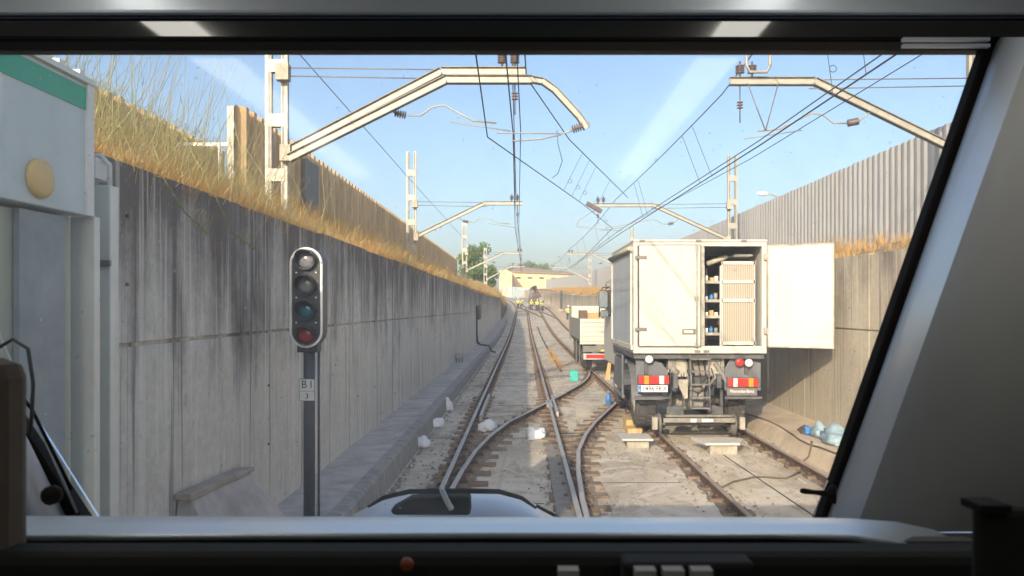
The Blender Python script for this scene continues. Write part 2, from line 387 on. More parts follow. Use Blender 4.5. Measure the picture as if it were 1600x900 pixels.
# gritty troughs along the rails
def trough(name, xf, y0, y1, wd):
    m = MB(); ys = [y0+(y1-y0)*(i/120)**1.5 for i in range(121)]
    for a, b in zip(ys[:-1], ys[1:]):
        ja = wd*(.8+.5*abs(math.sin(a*3.1+xf(5)))); jb = wd*(.8+.5*abs(math.sin(b*3.1+xf(5)))); m.quad((xf(a)-ja, a, SL+.005+zt(a)), (xf(a)+jb, a, SL+.005+zt(a)), (xf(b)+ja, b, SL+.005+zt(b)), (xf(b)-jb, b, SL+.005+zt(b)))
    m.build(name, M['ballast'])['kind'] = 'structure'
# left walkway + kerb
def walkway(name, prof, y0, y1, mats, idx):
    m = MB(); ys = [y for y in [y0]+YL+[y1] if y0 <= y <= y1]
    for a, b in zip(ys[:-1], ys[1:]):
        if b-a < .01: continue
        for k in range(len(prof)-1):
            m.mi = idx[k]; (xa, za), (xb, zb) = prof[k], prof[k+1]
            m.quad((xa+cx(a), a, za+zt(a)), (xb+cx(a), a, zb+zt(a)), (xb+cx(b), b, zb+zt(b)), (xa+cx(b), b, za+zt(b)))
    o = m.build(name, mats); o['kind'] = 'structure'; return o
walkway('walkway', [(XWL-.02,.2),(-1.99,.2),(-1.86,.19),(-1.83,.15),(-1.80,-.15)], -6, 85, [M['walk'], M['kerb']], [0,1,1,1])
walkway('walkway_right', [(XWR+.02,.16),(4.66,.12),(4.58,.08),(4.46,-.15)], -6, 150, [M['walk_r'], M['walk_r']], [0,1,1])
# ------------------------------------------------------------------ retaining walls (separate cast panels with open joints)
def wall(name, side, x, ztop, zgroove, y0, y1, y_first, mat, label):
    m = MB(); th = .3; s = side
    ys = []; y = y_first
    while y > y0: y -= 2.72
    while y < y1: ys.append(y); y += 2.72
    ys.append(y)
    for a, b in zip(ys[:-1], ys[1:]):
        a = max(a, y0); b = min(b, y1); mid = (a+b)/2; zb = zt(mid)-.25; zz = ztop+zt(mid)*(.3 if s < 0 else .75); c = cx(mid)
        dx = random.uniform(-.004, .004)
        xi = x+dx+c; xo = x+s*th+c; g = .012
        zg = zgroove+zt(mid)*.3
        dt = random.uniform(-.012, .012)
        m.box(xi, xo, a+g, b-g, zb, zg-.014); m.box(xi, xo, a+g, b-g, zg+.014, zz+dt)
        m.box(xi+s*.03, xo-s*.01, a, b, zb+.02, zz+dt-.02)
    o = m.build(name, mat, bevel=.006); tag(o, label, 'wall'); return o
wall('retaining_wall', -1, XWL, 3.25, 2.05, -6, 86, 9.6, M['wall_l'], 'tall grey stained concrete retaining wall in shade behind the signal')
wall('retaining_wall', 1, XWR, 3.15, 1.93, -4, 235, 11.8, M['wall_r'], 'sunlit beige concrete retaining wall behind the open truck door')
for side, xx, yy0 in ((-1, XWL, 5.6), (1, XWR, 9.1)):
    m = MB()
    for k in range(14):
        for z in random.sample((.9, 1.5, 2.45, 2.9), 2): y = yy0+k*2.72+random.choice((-.7,.7)); m.cyl((xx-side*.009, y, z+zt(y)), (xx+side*.02, y, z+zt(y)), .012, n=8)
    w_ = [o for o in col.objects if o.name.startswith('retaining_wall') and (o.data.vertices[0].co.x*side > 0)][0]
    m.build('tie_hole', M['joint'], w_)['kind'] = 'stuff'
# ------------------------------------------------------------------ rails
def rail_prof():
    P = [(-.07,-.16),(.07,-.16),(.07,-.148),(.012,-.13),(.012,-.045),(.034,-.035),(.034,-.008),(.026,0),(-.026,0),(-.034,-.008),(-.034,-.035),(-.012,-.045),(-.012,-.13),(-.07,-.148)]
    return P, [0,0,0,0,0,0,1,1,1,0,0,0,0,0]
def rail(mb, xf, y0, y1, step=1.5, top=1):
    P, mm = rail_prof(); mm = [top if k else 0 for k in mm]; pts = []; y = y0
    while y < y1: pts.append((xf(y), y, zt(y))); y += step if y < 60 else step*2.5
    pts.append((xf(y1), y1, zt(y1))); mb.sweep(pts, P, mm)
def interp(pts):
    def f(y):
        if y <= pts[0][1]: return pts[0][0]
        for (xa, ya), (xb, yb), k in zip(pts[:-1], pts[1:], range(99)):
            if y <= yb:
                t = (y-ya)/(yb-ya)
                x0 = pts[max(k-1,0)]; x3 = pts[min(k+2, len(pts)-1)]
                m0 = (xb-x0[0])/(yb-x0[1])*(yb-ya); m1 = (x3[0]-xa)/(x3[1]-ya)*(yb-ya)
                return (2*t**3-3*t*t+1)*xa+(t**3-2*t*t+t)*m0+(-2*t**3+3*t*t)*xb+(t**3-t*t)*m1
        return pts[-1][0]
    return f
def track(name, label, xl, xr, y0, y1, top, seglim, stub=.26, other=None):
    t = empty(name, (xl(12) if y0 < 12 else xl(y0), max(y0, 8), 0), label, 'railway track')
    for f in (xl, xr):
        m = MB(); rail(m, f, y0, y1); m.build('rail', [M['rail_side'], top], t)
    rest = MB(); cnt = 0
    y = max(y0, 7.3)+.2
    while y < y1-.3 and y < 160:
        for f in (xl, xr):
            x = f(y); m = MB() if cnt < seglim else rest; r = random.uniform
            w1 = stub+r(-.05,.05); w2 = stub+r(-.05,.05); zz = zt(y)+SL
            if y > 20: w1 = w2 = .17
            m.mi = 0; m.box(x-w1, x+w2, y-.1+r(-.01,.01), y+.1+r(-.01,.01), zz-.02, zz+.035+r(-.006,.006))
            m.mi = 1; m.box(x-.13, x+.13, y-.06, y+.06, zz+.03, zz+.05)
            for sx in (-1, 1): m.box(x+sx*.085-.022, x+sx*.085+.022, y-.03, y+.03, zz+.05, zz+.085)
            if cnt < seglim: m.build('sleeper', [M['sleeper'], M['clip']], t, bevel=0 if y > 16 else .006)
            cnt += 1
        y += .62
    if rest.v: rest.build('sleeper', [M['sleeper'], M['clip']], t)['kind'] = 'stuff'
    return t
XML, XMR, X2L, X2R = -1.045, .618, 2.50, 4.14
fa = lambda y: XML+cx(y); fb = lambda y: XMR+cx(y); fc = lambda y: X2L+cx(y); fd = lambda y: X2R+cx(y)
track('railway_track', 'main left railway track running straight ahead beside the stained wall', fa, fb, 2, 330, M['rail_top'], 96)
track('railway_track', 'right railway track running under the two trucks', fc, fd, 2, 330, M['rail_dull'], 80, stub=.15)
cA = interp([(-.97,7.5),(-.93,9),(-.88,10.3),(-.80,11.7),(-.60,13.4),(-.32,14.9),(.02,16.1),(.56,18.0),(1.25,20.6),(1.76,22.6),(2.16,24.8),(2.42,27.2)])
cB = interp([(.69,7.5),(.69,8.3),(.75,10),(.84,11.6),(1.02,12.9),(1.28,14.3),(1.68,15.9),(2.16,17.7),(2.70,20),(3.3,23),(3.85,26.5),(4.05,30)])
xo = track('crossover_track', 'curved crossover rails swinging right from the left track to the truck track', cA, cB, 7.5, 27.2, M['rail_top'], 60, stub=.36)
# guard/check rail and frog plates belong to the crossover
m = MB(); m.box(XMR-.07, XMR+.07, 17.6, 18.5, -.16, -.006); m.box(XMR+.1, XMR+.16, 16.4, 19.6, -.16, -.004); m.box(XML+.1, XML+.16, 15.9, 19.8, -.16, -.004)
m.build('check_rail', M['rail_top'], xo, bevel=.005)
m = MB(); m.box(.38, .60, 8.2, 12.9, -.155, -.07); m.build('switch_plate', M['beam'], xo, bevel=.01)
# far crossover
fcA = interp([(2.5,88),(2.0,98),(.3,118),(-1.05,132)]); fcB = interp([(4.1,88),(3.6,98),(1.9,118),(.55,134)])
m = MB(); P, mm = rail_prof()
t = empty('crossover_track', (2.5, 88, zt(88)), 'distant crossover rails in front of the workers and their machine', 'railway track')
for f in (fcA, fcB):
    m = MB(); m.sweep([(f(y)+cx(y), y, zt(y)) for y in range(88, 135, 4)], P, mm); m.build('rail', [M['rail_side'], M['rail_dull']], t)
for i, (f, a, b, wd) in enumerate([(fa,5,170,.17),(fb,5,170,.17),(fc,5,170,.12),(fd,5,170,.11)]): trough('ballast_strip', f, a, b, wd)
def tr2(f, y0, y1, nm, wd=.2, dz=.004):
    m = MB(); ys = [y0+(y1-y0)*i/30 for i in range(31)]
    for a, b in zip(ys[:-1], ys[1:]): m.quad((f(a)-wd,a,SL+.005+dz),(f(a)+wd,a,SL+.005+dz),(f(b)+wd,b,SL+.005+dz),(f(b)-wd,b,SL+.005+dz))
    m.build(nm, M['ballast'])['kind'] = 'structure'
tr2(cA, 7.5, 27, 'ballast_strip'); tr2(cB, 7.5, 19, 'ballast_strip', dz=.008)
# drain channel between the tracks
m = MB(); m.sweep([(1.42+.02*math.sin(y), y, SL+zt(y)+.004) for y in range(28, 78, 3)], [(-.05,0),(.05,0),(.05,.004),(-.05,.004)]); m.build('drain_channel', M['joint'])['kind'] = 'structure'
# ------------------------------------------------------------------ corrugated noise barriers
def barrier(name, x, y0, y1, zb, ztp, period, depth, side, mat, label, step=.06, endpost=True):
    t = empty(name, (x, y0, zb), label, 'noise barrier')
    m = MB(); y = y0; k = 0; pan = 0
    while y < y1:
        c = cx(y); jump = .0
        dz = ztp+zt(y)*(.15 if side < 0 else .7)+random.uniform(-.012,.012)
        zb_ = zb+zt(y)*.6
        p = period; prof = [(0,0),(.22*p,0),(.45*p,depth),(.78*p,depth),(p,0)]
        for (a, da), (b, db) in zip(prof[:-1], prof[1:]):
            xa = x-side*da+c; xb = x-side*db+c; th = side*.006
            m.quad((xa, y+a, zb_), (xb, y+b, zb_), (xb, y+b, dz), (xa, y+a, dz))
            m.quad((xa+th, y+a, zb_), (xa+th, y+a, dz), (xb+th, y+b, dz), (xb+th, y+b, zb_))
            m.quad((xa, y+a, dz), (xb, y+b, dz), (xb+th, y+b, dz), (xa+th, y+a, dz))
        y += p; k += 1
    m.build('corrugated_sheet', mat, t, fix=False)
    yy = y0
    while yy < y1:
        q = MB(); c = cx(yy); q.box(x+side*.01+c, x+side*.13+c, yy-.06, yy+.06, zb-.6+zt(yy)*.6, ztp-.05+zt(yy)*(.15 if side < 0 else .7)); q.build('post', M['galv'], t); yy += 4.05 if y1-y0 < 60 else 8.1
    return t
barrier('noise_barrier', -5.2, 13.45, 57, 3.6, 5.97, .40, .13, -1, M['fence_l'], 'tan corrugated sheet barrier behind the left masts, stepping down the bank')
barrier('noise_barrier', -7.2, 4.5, 17.7, 3.6, 5.98, .40, .13, -1, M['fence_l'], 'set back corrugated barrier partly hidden behind the green broom bush')
barrier('noise_barrier', 9.2, 7.0, 190, 3.4, 6.28, .30, .042, 1, M['fence_r'], 'long grey ribbed metal barrier on the right bank')
# white handrail between the two left barriers
t = empty('handrail', (-6.2, 15.5, 4.2), 'short white handrail between the two left corrugated barriers', 'railing')
m = MB(); m.bar((-7.1,15.2,5.62), (-5.3,15.2,5.62), .05, .07); m.build('top_rail', M['white'], t)
for x in (-7.0, -6.2, -5.45): m = MB(); m.bar((x,15.2,3.9), (x,15.2,5.6), .04, .04); m.build('post', M['white'], t)
# concrete and grey pier in left barrier
m = MB(); m.box(-5.14, -4.98, 17.0, 17.25, 3.8, 5.7); m.box(-5.14, -5.03, 17.25, 18.3, 3.8, 5.75)
tag(m.build('access_door', M['galv_d'], origin=(-5.06,17.6,3.8)), 'dark grey steel door set in the tan corrugated barrier behind first mast', 'door')
# ------------------------------------------------------------------ catenary masts
def chan(mb, p0, p1, w_=.12, h_=.14, mi=(0,1)):
    """steel channel beam: bright web with darker flanges"""
    p0 = Vector(p0); p1 = Vector(p1); d = (p1-p0).normalized(); up = Vector((0,1,0)).cross(d).normalized()
    if up.z < 0: up = -up
    mb.mi = mi[0]; mb.bar(p0, p1, .03, h_-.02, up=up)
    mb.mi = mi[1]
    for s in (-1, 1): mb.bar(p0+up*s*(h_/2-.006), p1+up*s*(h_/2-.006), w_, .014, up=up)
    mb.mi = 0
def insulator(mb, p, ax, n=5, r=.075, pitch=.045):
    prof = []; L = n*pitch
    for i in range(n):
        t = -L/2+i*pitch; prof += [(t, .025), (t+.012, r), (t+.022, r*.9), (t+.03, .025)]
    mb.lathe(p, ax, prof, 10)
def mast(s, xm, Y, xtip, xbend, zarm, zfoot, label, group, double=False, ztop=8.3, droplets=True):
    """s=-1 mast stands on the left bank, +1 on the right; the arm reaches over the track"""
    dz = zt(Y)*.9; zarm += dz; ztop += dz; zfoot += dz*.7; zb = 4.2+dz*.7
    t = empty('catenary_mast', (xm, Y, zb), label, 'catenary mast', group)
    for dx in (-.14, .14):
        m = MB(); m.box(xm+dx-.055, xm+dx+.055, Y-.05, Y+.05, zb-.8, ztop); m.build('upright', M['galv'], t); m = MB(); m.box(xm+dx+.02*(1 if dx < 0 else -1)-.02, xm+dx+.02*(1 if dx < 0 else -1)+.02, Y-.056, Y-.0505, zb-.8, ztop-.02); m.build('flange', M['galv_d'], t)
    m = MB(); z = zb+.4; 
    while z < ztop-.1: m.box(xm-.15, xm+.15, Y-.062, Y+.062, z-.11, z+.11); z += .95
    m.build('batten', M['galv'], t)
    z0 = zfoot
    m = MB(); y_ = Y-.14
    xs = xm-s*.2
    chan(m, (xs, y_, z0), (xbend, y_, zarm)); chan(m, (xbend, y_, zarm), (xtip, y_, zarm))
    if double:
        chan(m, (xs-s*.0+.1, y_-.16, z0-.14), (xbend+.1, y_-.16, zarm-.19)); chan(m, (xbend+.1, y_-.16, zarm-.19), (xtip+.12, y_-.16, zarm-.19))
        pts = [(xtip+.12, zarm-.19), (xtip+.3, zarm-.22), (xtip+.5, zarm-.36), (xtip+.92, zarm-.82), (xtip+1.05, zarm-1.02)]
        for a, b in zip(pts[:-1], pts[1:]): chan(m, (a[0], y_-.16, a[1]), (b[0], y_-.16, b[1]), .11, .11)
    m.build('arm', [M['galv'], M['galv_d']], t)
    # tie rods back to the mast head
    m = MB(); m.tube([(xs, y_, zarm+.06), (xbend-s*.9, y_, zarm+.02)], .011, 5); m.tube([(xs, y_, zarm-.08), (xbend-s*.4+s*.3, y_, zarm-.13)], .011, 5)
    m.build('tie_rod', M['galv_d'], t)
    m = MB(); m.box(xs-.16, xs+.06, y_-.08, y_+.08, zarm-.16, zarm+.12) if s < 0 else m.box(xs-.06, xs+.16, y_-.08, y_+.08, zarm-.16, zarm+.12)
    m.box(xs-.09, xs+.09, y_-.07, y_+.07, z0-.16, z0+.12); m.build('bracket', M['dusty'], t)
    # top insulators on the arm
    xi = xtip+s*.18
    for k in (0, .22):
        m = MB(); insulator(m, (xi+s*k, y_, zarm+.22), (0,0,1), 4, .085, .04); m.tube([(xi+s*k, y_, zarm+.06), (xi+s*k, y_, zarm+.36)], .02, 6); m.build('insulator', M['insul'], t)
    m = MB(); insulator(m, (xi, y_, zarm-.42), (0,0,1), 3, .06, .05); m.tube([(xi, y_, zarm-.07), (xi, y_, zarm-.75)], .012, 5)
    m.build('insulator', M['insul'], t)
    # registration arm with its insulator
    xr = xbend+s*1.05; zr = zarm-(zarm-z0)*.36-.02
    xq = xr-s*.35; zq = zr-.22
    m = MB(); insulator(m, (xq, y_, zq), (1,0,-.2*s*-1), 5, .07, .042); m.build('insulator', M['insul'], t)
    m = MB(); m.tube([(xr, y_, zr), (xq+s*.1, y_, zq+.02)], .016, 5)
    pts = [(xq-s*.12, y_, zq-.02), (xq-s*.35, y_, zq-.02), (xq-s*.55, y_, zq+.13), (xq-s*.75, y_, zq+.16), (xtip+s*.9, y_, 5.52+dz), (xtip+s*.5, y_, 5.48+dz)]
    m.tube(pts, .016, 6); m.tube([(xtip+s*1.3, y_, 5.5+dz), (xtip+s*.25, y_, 5.34+dz)], .011, 5)
    m.build('registration_arm', M['galv'], t)
    return t
gl = 'catenary masts on the left bank'; gr = 'catenary masts on the right bank'
mast(-1, -4.3, 13.0, .03, -1.42, 6.37, 4.98, 'nearest left catenary mast with a double arm beside the tan barrier', gl, double=True, ztop=8.4)
mast(-1, -4.3, 28.6, -.05, -1.5, 6.27, 5.0, 'second catenary mast on the left bank, left of the tan barrier end', gl, ztop=8.27)
mast(-1, -4.35, 55, .0, -1.5, 6.25, 5.0, 'third left catenary mast standing before the green tree', gl, ztop=8.5)
mast(-1, -4.35, 85, .0, -1.5, 6.2, 5.0, 'farthest left catenary mast in front of the green tree', gl, ztop=8.4)
mast(1, 8.3, 13.6, 3.73, 5.26, 6.38, 5.0, 'nearest right catenary mast half hidden behind the cab pillar', gr, ztop=8.4)
mast(1, 8.35, 29.8, 2.78, 5.17, 6.36, 5.0, 'right catenary mast rising above the box truck roof', gr, ztop=8.37)
mast(1, 8.3, 57, 3.3, 5.2, 6.3, 5.0, 'right catenary mast behind the truck, its arm over the far track', gr, ztop=8.4)
mast(1, 8.2, 92, 3.3, 5.2, 6.25, 5.0, 'farthest catenary mast on the right bank near the yellow building', gr, ztop=8.3)
# insulated yoke on first right arm, and hanging V-bars
t = empty('insulator_yoke', (4.15, 13.3, 6.45), 'U-shaped steel yoke with insulators on the nearest right arm', 'insulator')
m = MB(); m.tube([(3.98,13.3,6.98),(3.98,13.3,6.62),(4.04,13.3,6.5),(4.34,13.3,6.5),(4.4,13.3,6.62),(4.4,13.3,6.98)], .03, 6); m.build('frame', M['galv'], t)
m = MB(); insulator(m, (4.19,13.3,6.93), (1,0,0), 8, .08, .045); m.build('insulator', M['insul'], t)
m = MB(); m.tube([(4.0,13.3,6.3),(4.32,13.3,5.45)], .011, 5); m.tube([(4.55,13.3,6.3),(4.32,13.3,5.45)], .011, 5); m.build('hanger', M['galv_d'], t)
# ------------------------------------------------------------------ overhead wires
def wire(name, label, pts, r=.010, group=None, sag=0, cat='overhead wire'):
    P = []
    for a, b in zip(pts[:-1], pts[1:]):
        a = Vector(a); b = Vector(b); n = 8
        for i in range(n):
            q = i/n; p = a.lerp(b, q); p.z -= sag*4*q*(1-q)*((b-a).length/28)**2; P.append(p)
    P.append(Vector(pts[-1])); m = MB(); m.tube(P, r, 5)
    o = m.build(name, M['wire'], origin=P[0]); tag(o, label, cat, group); return o
def wpt(o, y):
    vs = [v.co for v in o.data.vertices]; cs = [sum((vs[i*5+k] for k in range(5)), Vector())/5+o.location for i in range(len(vs)//5)]
    for a, b in zip(cs[:-1], cs[1:]):
        if a.y <= y <= b.y and b.y > a.y: return a.lerp(b, (y-a.y)/(b.y-a.y))
    return cs[-1]
def link_drop(mo, co_, y, loop=False, dy=0):
    a = wpt(mo, y); b = wpt(co_, y+dy); m = MB(); m.tube([a, b], .006, 4)
    if loop:
        c = b+(a-b)*.25; m.tube([c+Vector((.05*math.cos(q*.7)+.05,0,.05*math.sin(q*.7))) for q in range(10)], .006, 4)
    m.build('dropper', M['wire'], mo)
def dropper(parent, x, y, z1, z0, loop=False, x0=None, dy=0):
    m = MB(); x0 = x if x0 is None else x0; m.tube([(x,y,z1),(x0,y+dy,z0)], .0055, 4)
    if loop:
        c = Vector((x0,y+dy,z0+.3)); m.tube([c+Vector((.05*math.cos(a*.7),0,.05*math.sin(a*.7))) for a in range(10)], .006, 4)
    m.build('dropper', M['wire'], parent)
zc = lambda y: 5.32+zt(y)*.93; zm = lambda y: 6.45+zt(y)*.9
msg = wire('messenger_wire', 'messenger wire over the left track, carried on arm insulators', [(-.25,-2,6.5),(-.2,12.85,6.75),(-.28,28.5,6.62),(-.25,54.9,6.7),(-.3,84.9,7.3),(-1.0,125,8.7),(-6,190,10.5)], .011, sag=.5)
c1 = wire('contact_wire', 'contact wire over the left track', [(-.30,-2,5.3),(-.18,12.85,5.3),(-.32,28.5,5.3),(-.18,54.9,zc(55)),(-.3,84.9,zc(85)),(-1.0,125,zc(125)),(-6,190,zc(190))], .011)
wire('contact_wire', 'second contact wire just right of the left track contact wire', [(-.16,-2,5.32),(-.05,12.85,5.34),(-.18,28.5,5.34),(-.08,54.9,zc(55)+.02),(-.2,84.9,zc(85))], .009)
for y in (6.5,9.2,17.5,19.5,21.8,23.5,25.6,32,36,41,46,50,60,66,72): link_drop(msg, c1, y)
m2 = wire('messenger_wire', 'messenger wire crossing from the left track to the right track', [(-.35,-2,6.6),(.05,12.9,6.28),(1.05,17,6.12),(3.87,27.6,6.36)], .012)
c2 = wire('contact_wire', 'contact wire bending at the steady arm towards the right track', [(-.55,-2,6.0),(-.57,8.9,5.32),(-.63,13.0,5.27),(1.76,21.8,5.3),(3.4,28.5,5.32),(3.9,57,zc(57))], .011)
for y in (18.6,19.6,20.6,23.2): link_drop(m2, c2, y, loop=y < 22, dy=.5)
m = MB(); m.tube([(.72,16.0,6.1),(.74,16.0,5.8),(.85,16.3,5.5),(.78,17,5.34),(.66,17.3,5.3)], .008, 5); m.build('jumper_cable', M['wire'], m2)
m3 = wire('messenger_wire', 'messenger wire over the right track, from yoke to far arms', [(4.35,2,6.9),(4.15,13.3,6.9),(3.87,14.5,6.45),(3.7,29.6,6.62),(3.5,57,6.75),(3.4,92,7.6),(2.6,130,8.6)], .012, sag=.2)
c3 = wire('contact_wire', 'thick contact wire over the right track above the box truck', [(4.45,-2,5.3),(4.42,8.9,5.3),(4.38,13.7,5.3),(3.95,29.7,5.3),(3.7,57,zc(57)),(3.6,92,zc(92)),(2.8,130,zc(130)),(-3,190,zc(190))], .013)
wire('contact_wire', 'parallel second contact wire just left of the thick right one', [(4.32,-2,5.34),(4.33,13.7,5.36),(3.82,29.7,5.36),(3.6,57,zc(57))], .010)
wire('feeder_wire', 'thin wire sloping down to the right above the right contact wires', [(5.3,-2,5.62),(5.25,9,5.62),(4.9,16,5.5),(4.2,29.7,5.6)], .008)
for y in (9.6,10.6,17.0,18.0,24.5,25.3,34,38,45,50,62,70): link_drop(m3, c3, y, loop=y < 11)
wire('earth_wire', 'long wire descending past the left masts', [(-4.45,-2,7.36),(-4.45,13,7.33),(-4.45,28.6,7.31),(-4.45,55,7.4),(-4.45,85,7.9)], .010)
# steady arms at the double arm tip
t = empty('steady_arm', (1.0, 12.7, 5.3), 'white steady arm with insulator hanging off the double arm tip', 'insulator')
m = MB(); insulator(m, (.93,12.7,5.36), (1,0,.35), 5, .075, .042); m.build('insulator', M['insul'], t)
m = MB(); m.tube([(1.12,12.7,5.44),(.8,12.7,5.30),(.62,12.7,5.25)], .016, 6); m.tube([(.68,12.7,5.26),(-.45,12.7,5.27)], .011, 5); m.tube([(.64,12.7,5.24),(.3,12.7,5.17),(-.2,12.7,5.13)], .014, 5); m.build('rod', M['galv'], t)
t = empty('steady_arm', (2.75, 29.5, 6.3), 'dark insulator block at the tip of the second right arm', 'insulator')
m = MB(); m.bar((2.5,29.5,6.42),(3.1,29.6,6.1), .12, .16); m.build('block', M['insul'], t); m = MB(); m.tube([(2.8,29.6,6.15),(2.2,29.6,5.75),(2.1,29.6,5.55)], .014, 5); m.tube([(2.1,29.6,5.5),(3.9,29.6,5.33)], .012, 5); m.build('rod', M['galv'], t)
# ------------------------------------------------------------------ signal
SX, SY = -2.10, 7.3
t = empty('railway_signal', (SX, SY, .2), 'black four-lamp railway signal with pale rim on a dark pole', 'signal')
m = MB(); m.cyl((SX,SY,.2),(SX,SY,2.0), .055, n=16); m.lathe((SX,SY,1.86), (0,0,1), [(0,.07),(.03,.075),(.05,.07),(.06,.05)], 14); m.build('pole', M['pole'], t)
m = MB(); m.cyl((SX+.085,SY+.03,.2),(SX+.085,SY+.03,1.95), .012, n=8); m.build('cable', M['pole'], t)
def stadium(cxx, cz, hw, hh, n=10):
    pts = []
    for i in range(n+1): a = math.pi*i/n; pts.append((cxx+hw*math.cos(a), cz+(hh-hw)+hw*math.sin(a)))
    for i in range(n+1): a = math.pi+math.pi*i/n; pts.append((cxx+hw*math.cos(a), cz-(hh-hw)+hw*math.sin(a)))
    return pts
cz = 2.393; m = MB(); m.prism(stadium(SX, cz, .158, .485), 'y', SY-.1, SY+.08); m.box(SX-.1, SX+.1, SY-.07, SY+.08, 1.86, 2.0); m.build('housing', M['black'], t, bevel=.008)
m = MB(); m.tube([(p[0], SY-.105, p[1]) for p in stadium(SX, cz, .148, .475, 14)]+[(SX+.148, SY-.105, cz+.327)], .013, 8); m.build('rim', M['white'], t)
lc = [simple('off_lens_grey', (.22,.22,.24), .15), simple('off_lens_dark', (.18,.19,.19), .15), simple('off_lens_green', (.03,.13,.19), .12), simple('off_lens_red', (.28,.03,.03), .12)]
for k in range(4):
    z = cz+.363-.242*k; x = SX
    m = MB(); n = 20; sm = []
    # round hood: open tube, longer on top
    for i in range(n):
        a0 = 2*math.pi*i/n; a1 = 2*math.pi*(i+1)/n
        def hp(a, r, f): return (x+r*math.cos(a), SY-.1-(f*(.05+.075*max(0, math.sin(a)+.25))), z+r*math.sin(a))
        m.quad(hp(a0,.098,0), hp(a1,.098,0), hp(a1,.098,1), hp(a0,.098,1)); m.quad(hp(a0,.088,0), hp(a0,.088,1), hp(a1,.088,1), hp(a1,.088,0)); m.quad(hp(a0,.088,1), hp(a0,.098,1), hp(a1,.098,1), hp(a1,.088,1))
    m.build('hood', M['black'], t, fix=False)
    m = MB(); m.lathe((x, SY-.098, z), (0,-1,0), [(0,.082),(.008,.078),(.02,.05),(.026,.02),(.027,0)], 20); m.build('lens', lc[k], t)
m = MB()
for k in range(3):
    for s in (-1, 1): z = cz+.242-.242*k; m.cyl((SX+s*.095, SY-.1, z), (SX+s*.095, SY-.108, z), .008, n=8)
m.build('bolt', M['white'], t)
m = MB(); m.box(SX-.078, SX+.078, SY-.075, SY-.07, 1.39, 1.605); m.box(SX-.05, SX+.05, SY-.07, SY-.02, 1.45, 1.55); sp = m.build('sign_plate', simple('pale_sign', (.72,.72,.68), .5, 0, .08), t)
def text(name, s, size, loc, mat, parent, rot=(90,0,0), xs=1, bold=0):
    cu = bpy.data.curves.new(name, 'FONT'); cu.body = s; cu.size = size; cu.align_x = 'CENTER'; cu.align_y = 'CENTER'; cu.extrude = .001; cu.offset = bold
    ob = bpy.data.objects.new(name, cu); col.objects.link(ob)
    dg = bpy.context.evaluated_depsgraph_get(); me = bpy.data.meshes.new_from_object(ob.evaluated_get(dg)); bpy.data.objects.remove(ob)
    me.transform(Matrix.Diagonal((xs,1,1,1))); me.materials.clear(); me.materials.append(mat)
    o = bpy.data.objects.new(name, me); col.objects.link(o); o.rotation_euler = tuple(R(a) for a in rot)
    if parent: o.parent = parent; o.location = Vector(loc)-worldloc(parent)
    else: o.location = loc
    return o
# plate lettering
text('lettering', 'B I', .105, (SX-.002, SY-.077, 1.548), M['text'], sp, xs=.95); text('lettering', '3', .075, (SX, SY-.077, 1.435), M['text'], sp)
m = MB()
for z0, z1, a in ((1.39,1.605,-.075),(1.39,1.605,.075)): m.box(SX+a-.002, SX+a+.002, SY-.078, SY-.075, z0, z1)
m.box(SX-.075, SX+.075, SY-.078, SY-.075, 1.39, 1.394); m.box(SX-.075, SX+.075, SY-.078, SY-.075, 1.601, 1.605); m.box(SX-.075, SX+.075, SY-.078, SY-.0755, 1.484, 1.487); m.build('border', M['text'], sp)
# ------------------------------------------------------------------ booth at left
BX = -2.0
t = empty('equipment_booth', (BX-.2, 2.6, .2), 'blue-grey booth with green stripe and round beige cover at the left edge', 'booth')
m = MB(); m.box(BX-.5, BX, 1.2, 3.42, 2.72, 3.32); m.build('fascia', M['boothgrey'], t, bevel=.006)
m = MB(); m.box(BX+.0, BX+.004, 1.2, 3.4, 3.2, 3.3); m.box(BX-.4, BX, 3.42, 3.424, 3.2, 3.3); m.build('stripe', M['boothgreen'], t)
m = MB(); m.box(BX-.52, BX+.02, 1.2, 3.45, 3.32, 3.345)
for k in range(14): m.box(BX-.03, BX+.005, 1.4+k*.15, 1.44+k*.15, 3.345, 3.37)
m.build('coping', M['steelpost'], t)
m = MB(); m.box(BX-.012, BX+.012, 3.40, 3.45, 2.72, 3.32); m.build('edge_strip', M['white'], t)
m = MB(); m.lathe((BX+.001, 3.07, 2.83), (1,0,0), [(0,.082),(.018,.08),(.026,.06),(.03,0)], 24); m.build('round_cover', M['beige'], t)
m = MB(); m.box(BX-.5, BX-.06, 1.2, 3.38, .2, 2.70); m.build('lower_panel', M['boothlow'], t, bevel=.004)
m = MB(); m.box(BX-.055, BX-.04, 2.3, 2.34, .2, 2.7); m.box(BX-.055, BX-.03, 3.0, 3.3, .2, 2.7); m.build('mullion', simple('bluish_steel_mullion', (.26,.31,.33), .5), t)
m = MB(); m.box(BX-.10, BX+.01, 3.452, 3.50, .2, 2.72); m.build('post', M['steelpost'], t)
t = empty('steel_post', (-2.12, 3.7, .2), 'pale steel post with a hooped box, right of the booth', 'post')
m = MB(); m.box(-2.16, -2.03, 3.66, 3.74, .2, 2.9); m.build('column', M['steelpost'], t, bevel=.006)
m = MB(); m.box(-2.165, -2.025, 3.64, 3.66, 2.50, 2.53); m.build('band', M['galv_d'], t)
m = MB(); m.box(-2.17, -2.08, 3.62, 3.76, 2.93, 3.03); m.tube([(-2.17,3.69,3.05),(-2.09,3.69,3.05),(-2.05,3.69,3.0),(-2.05,3.69,2.9)], .012, 6); m.build('hooped_box', M['white'], t)
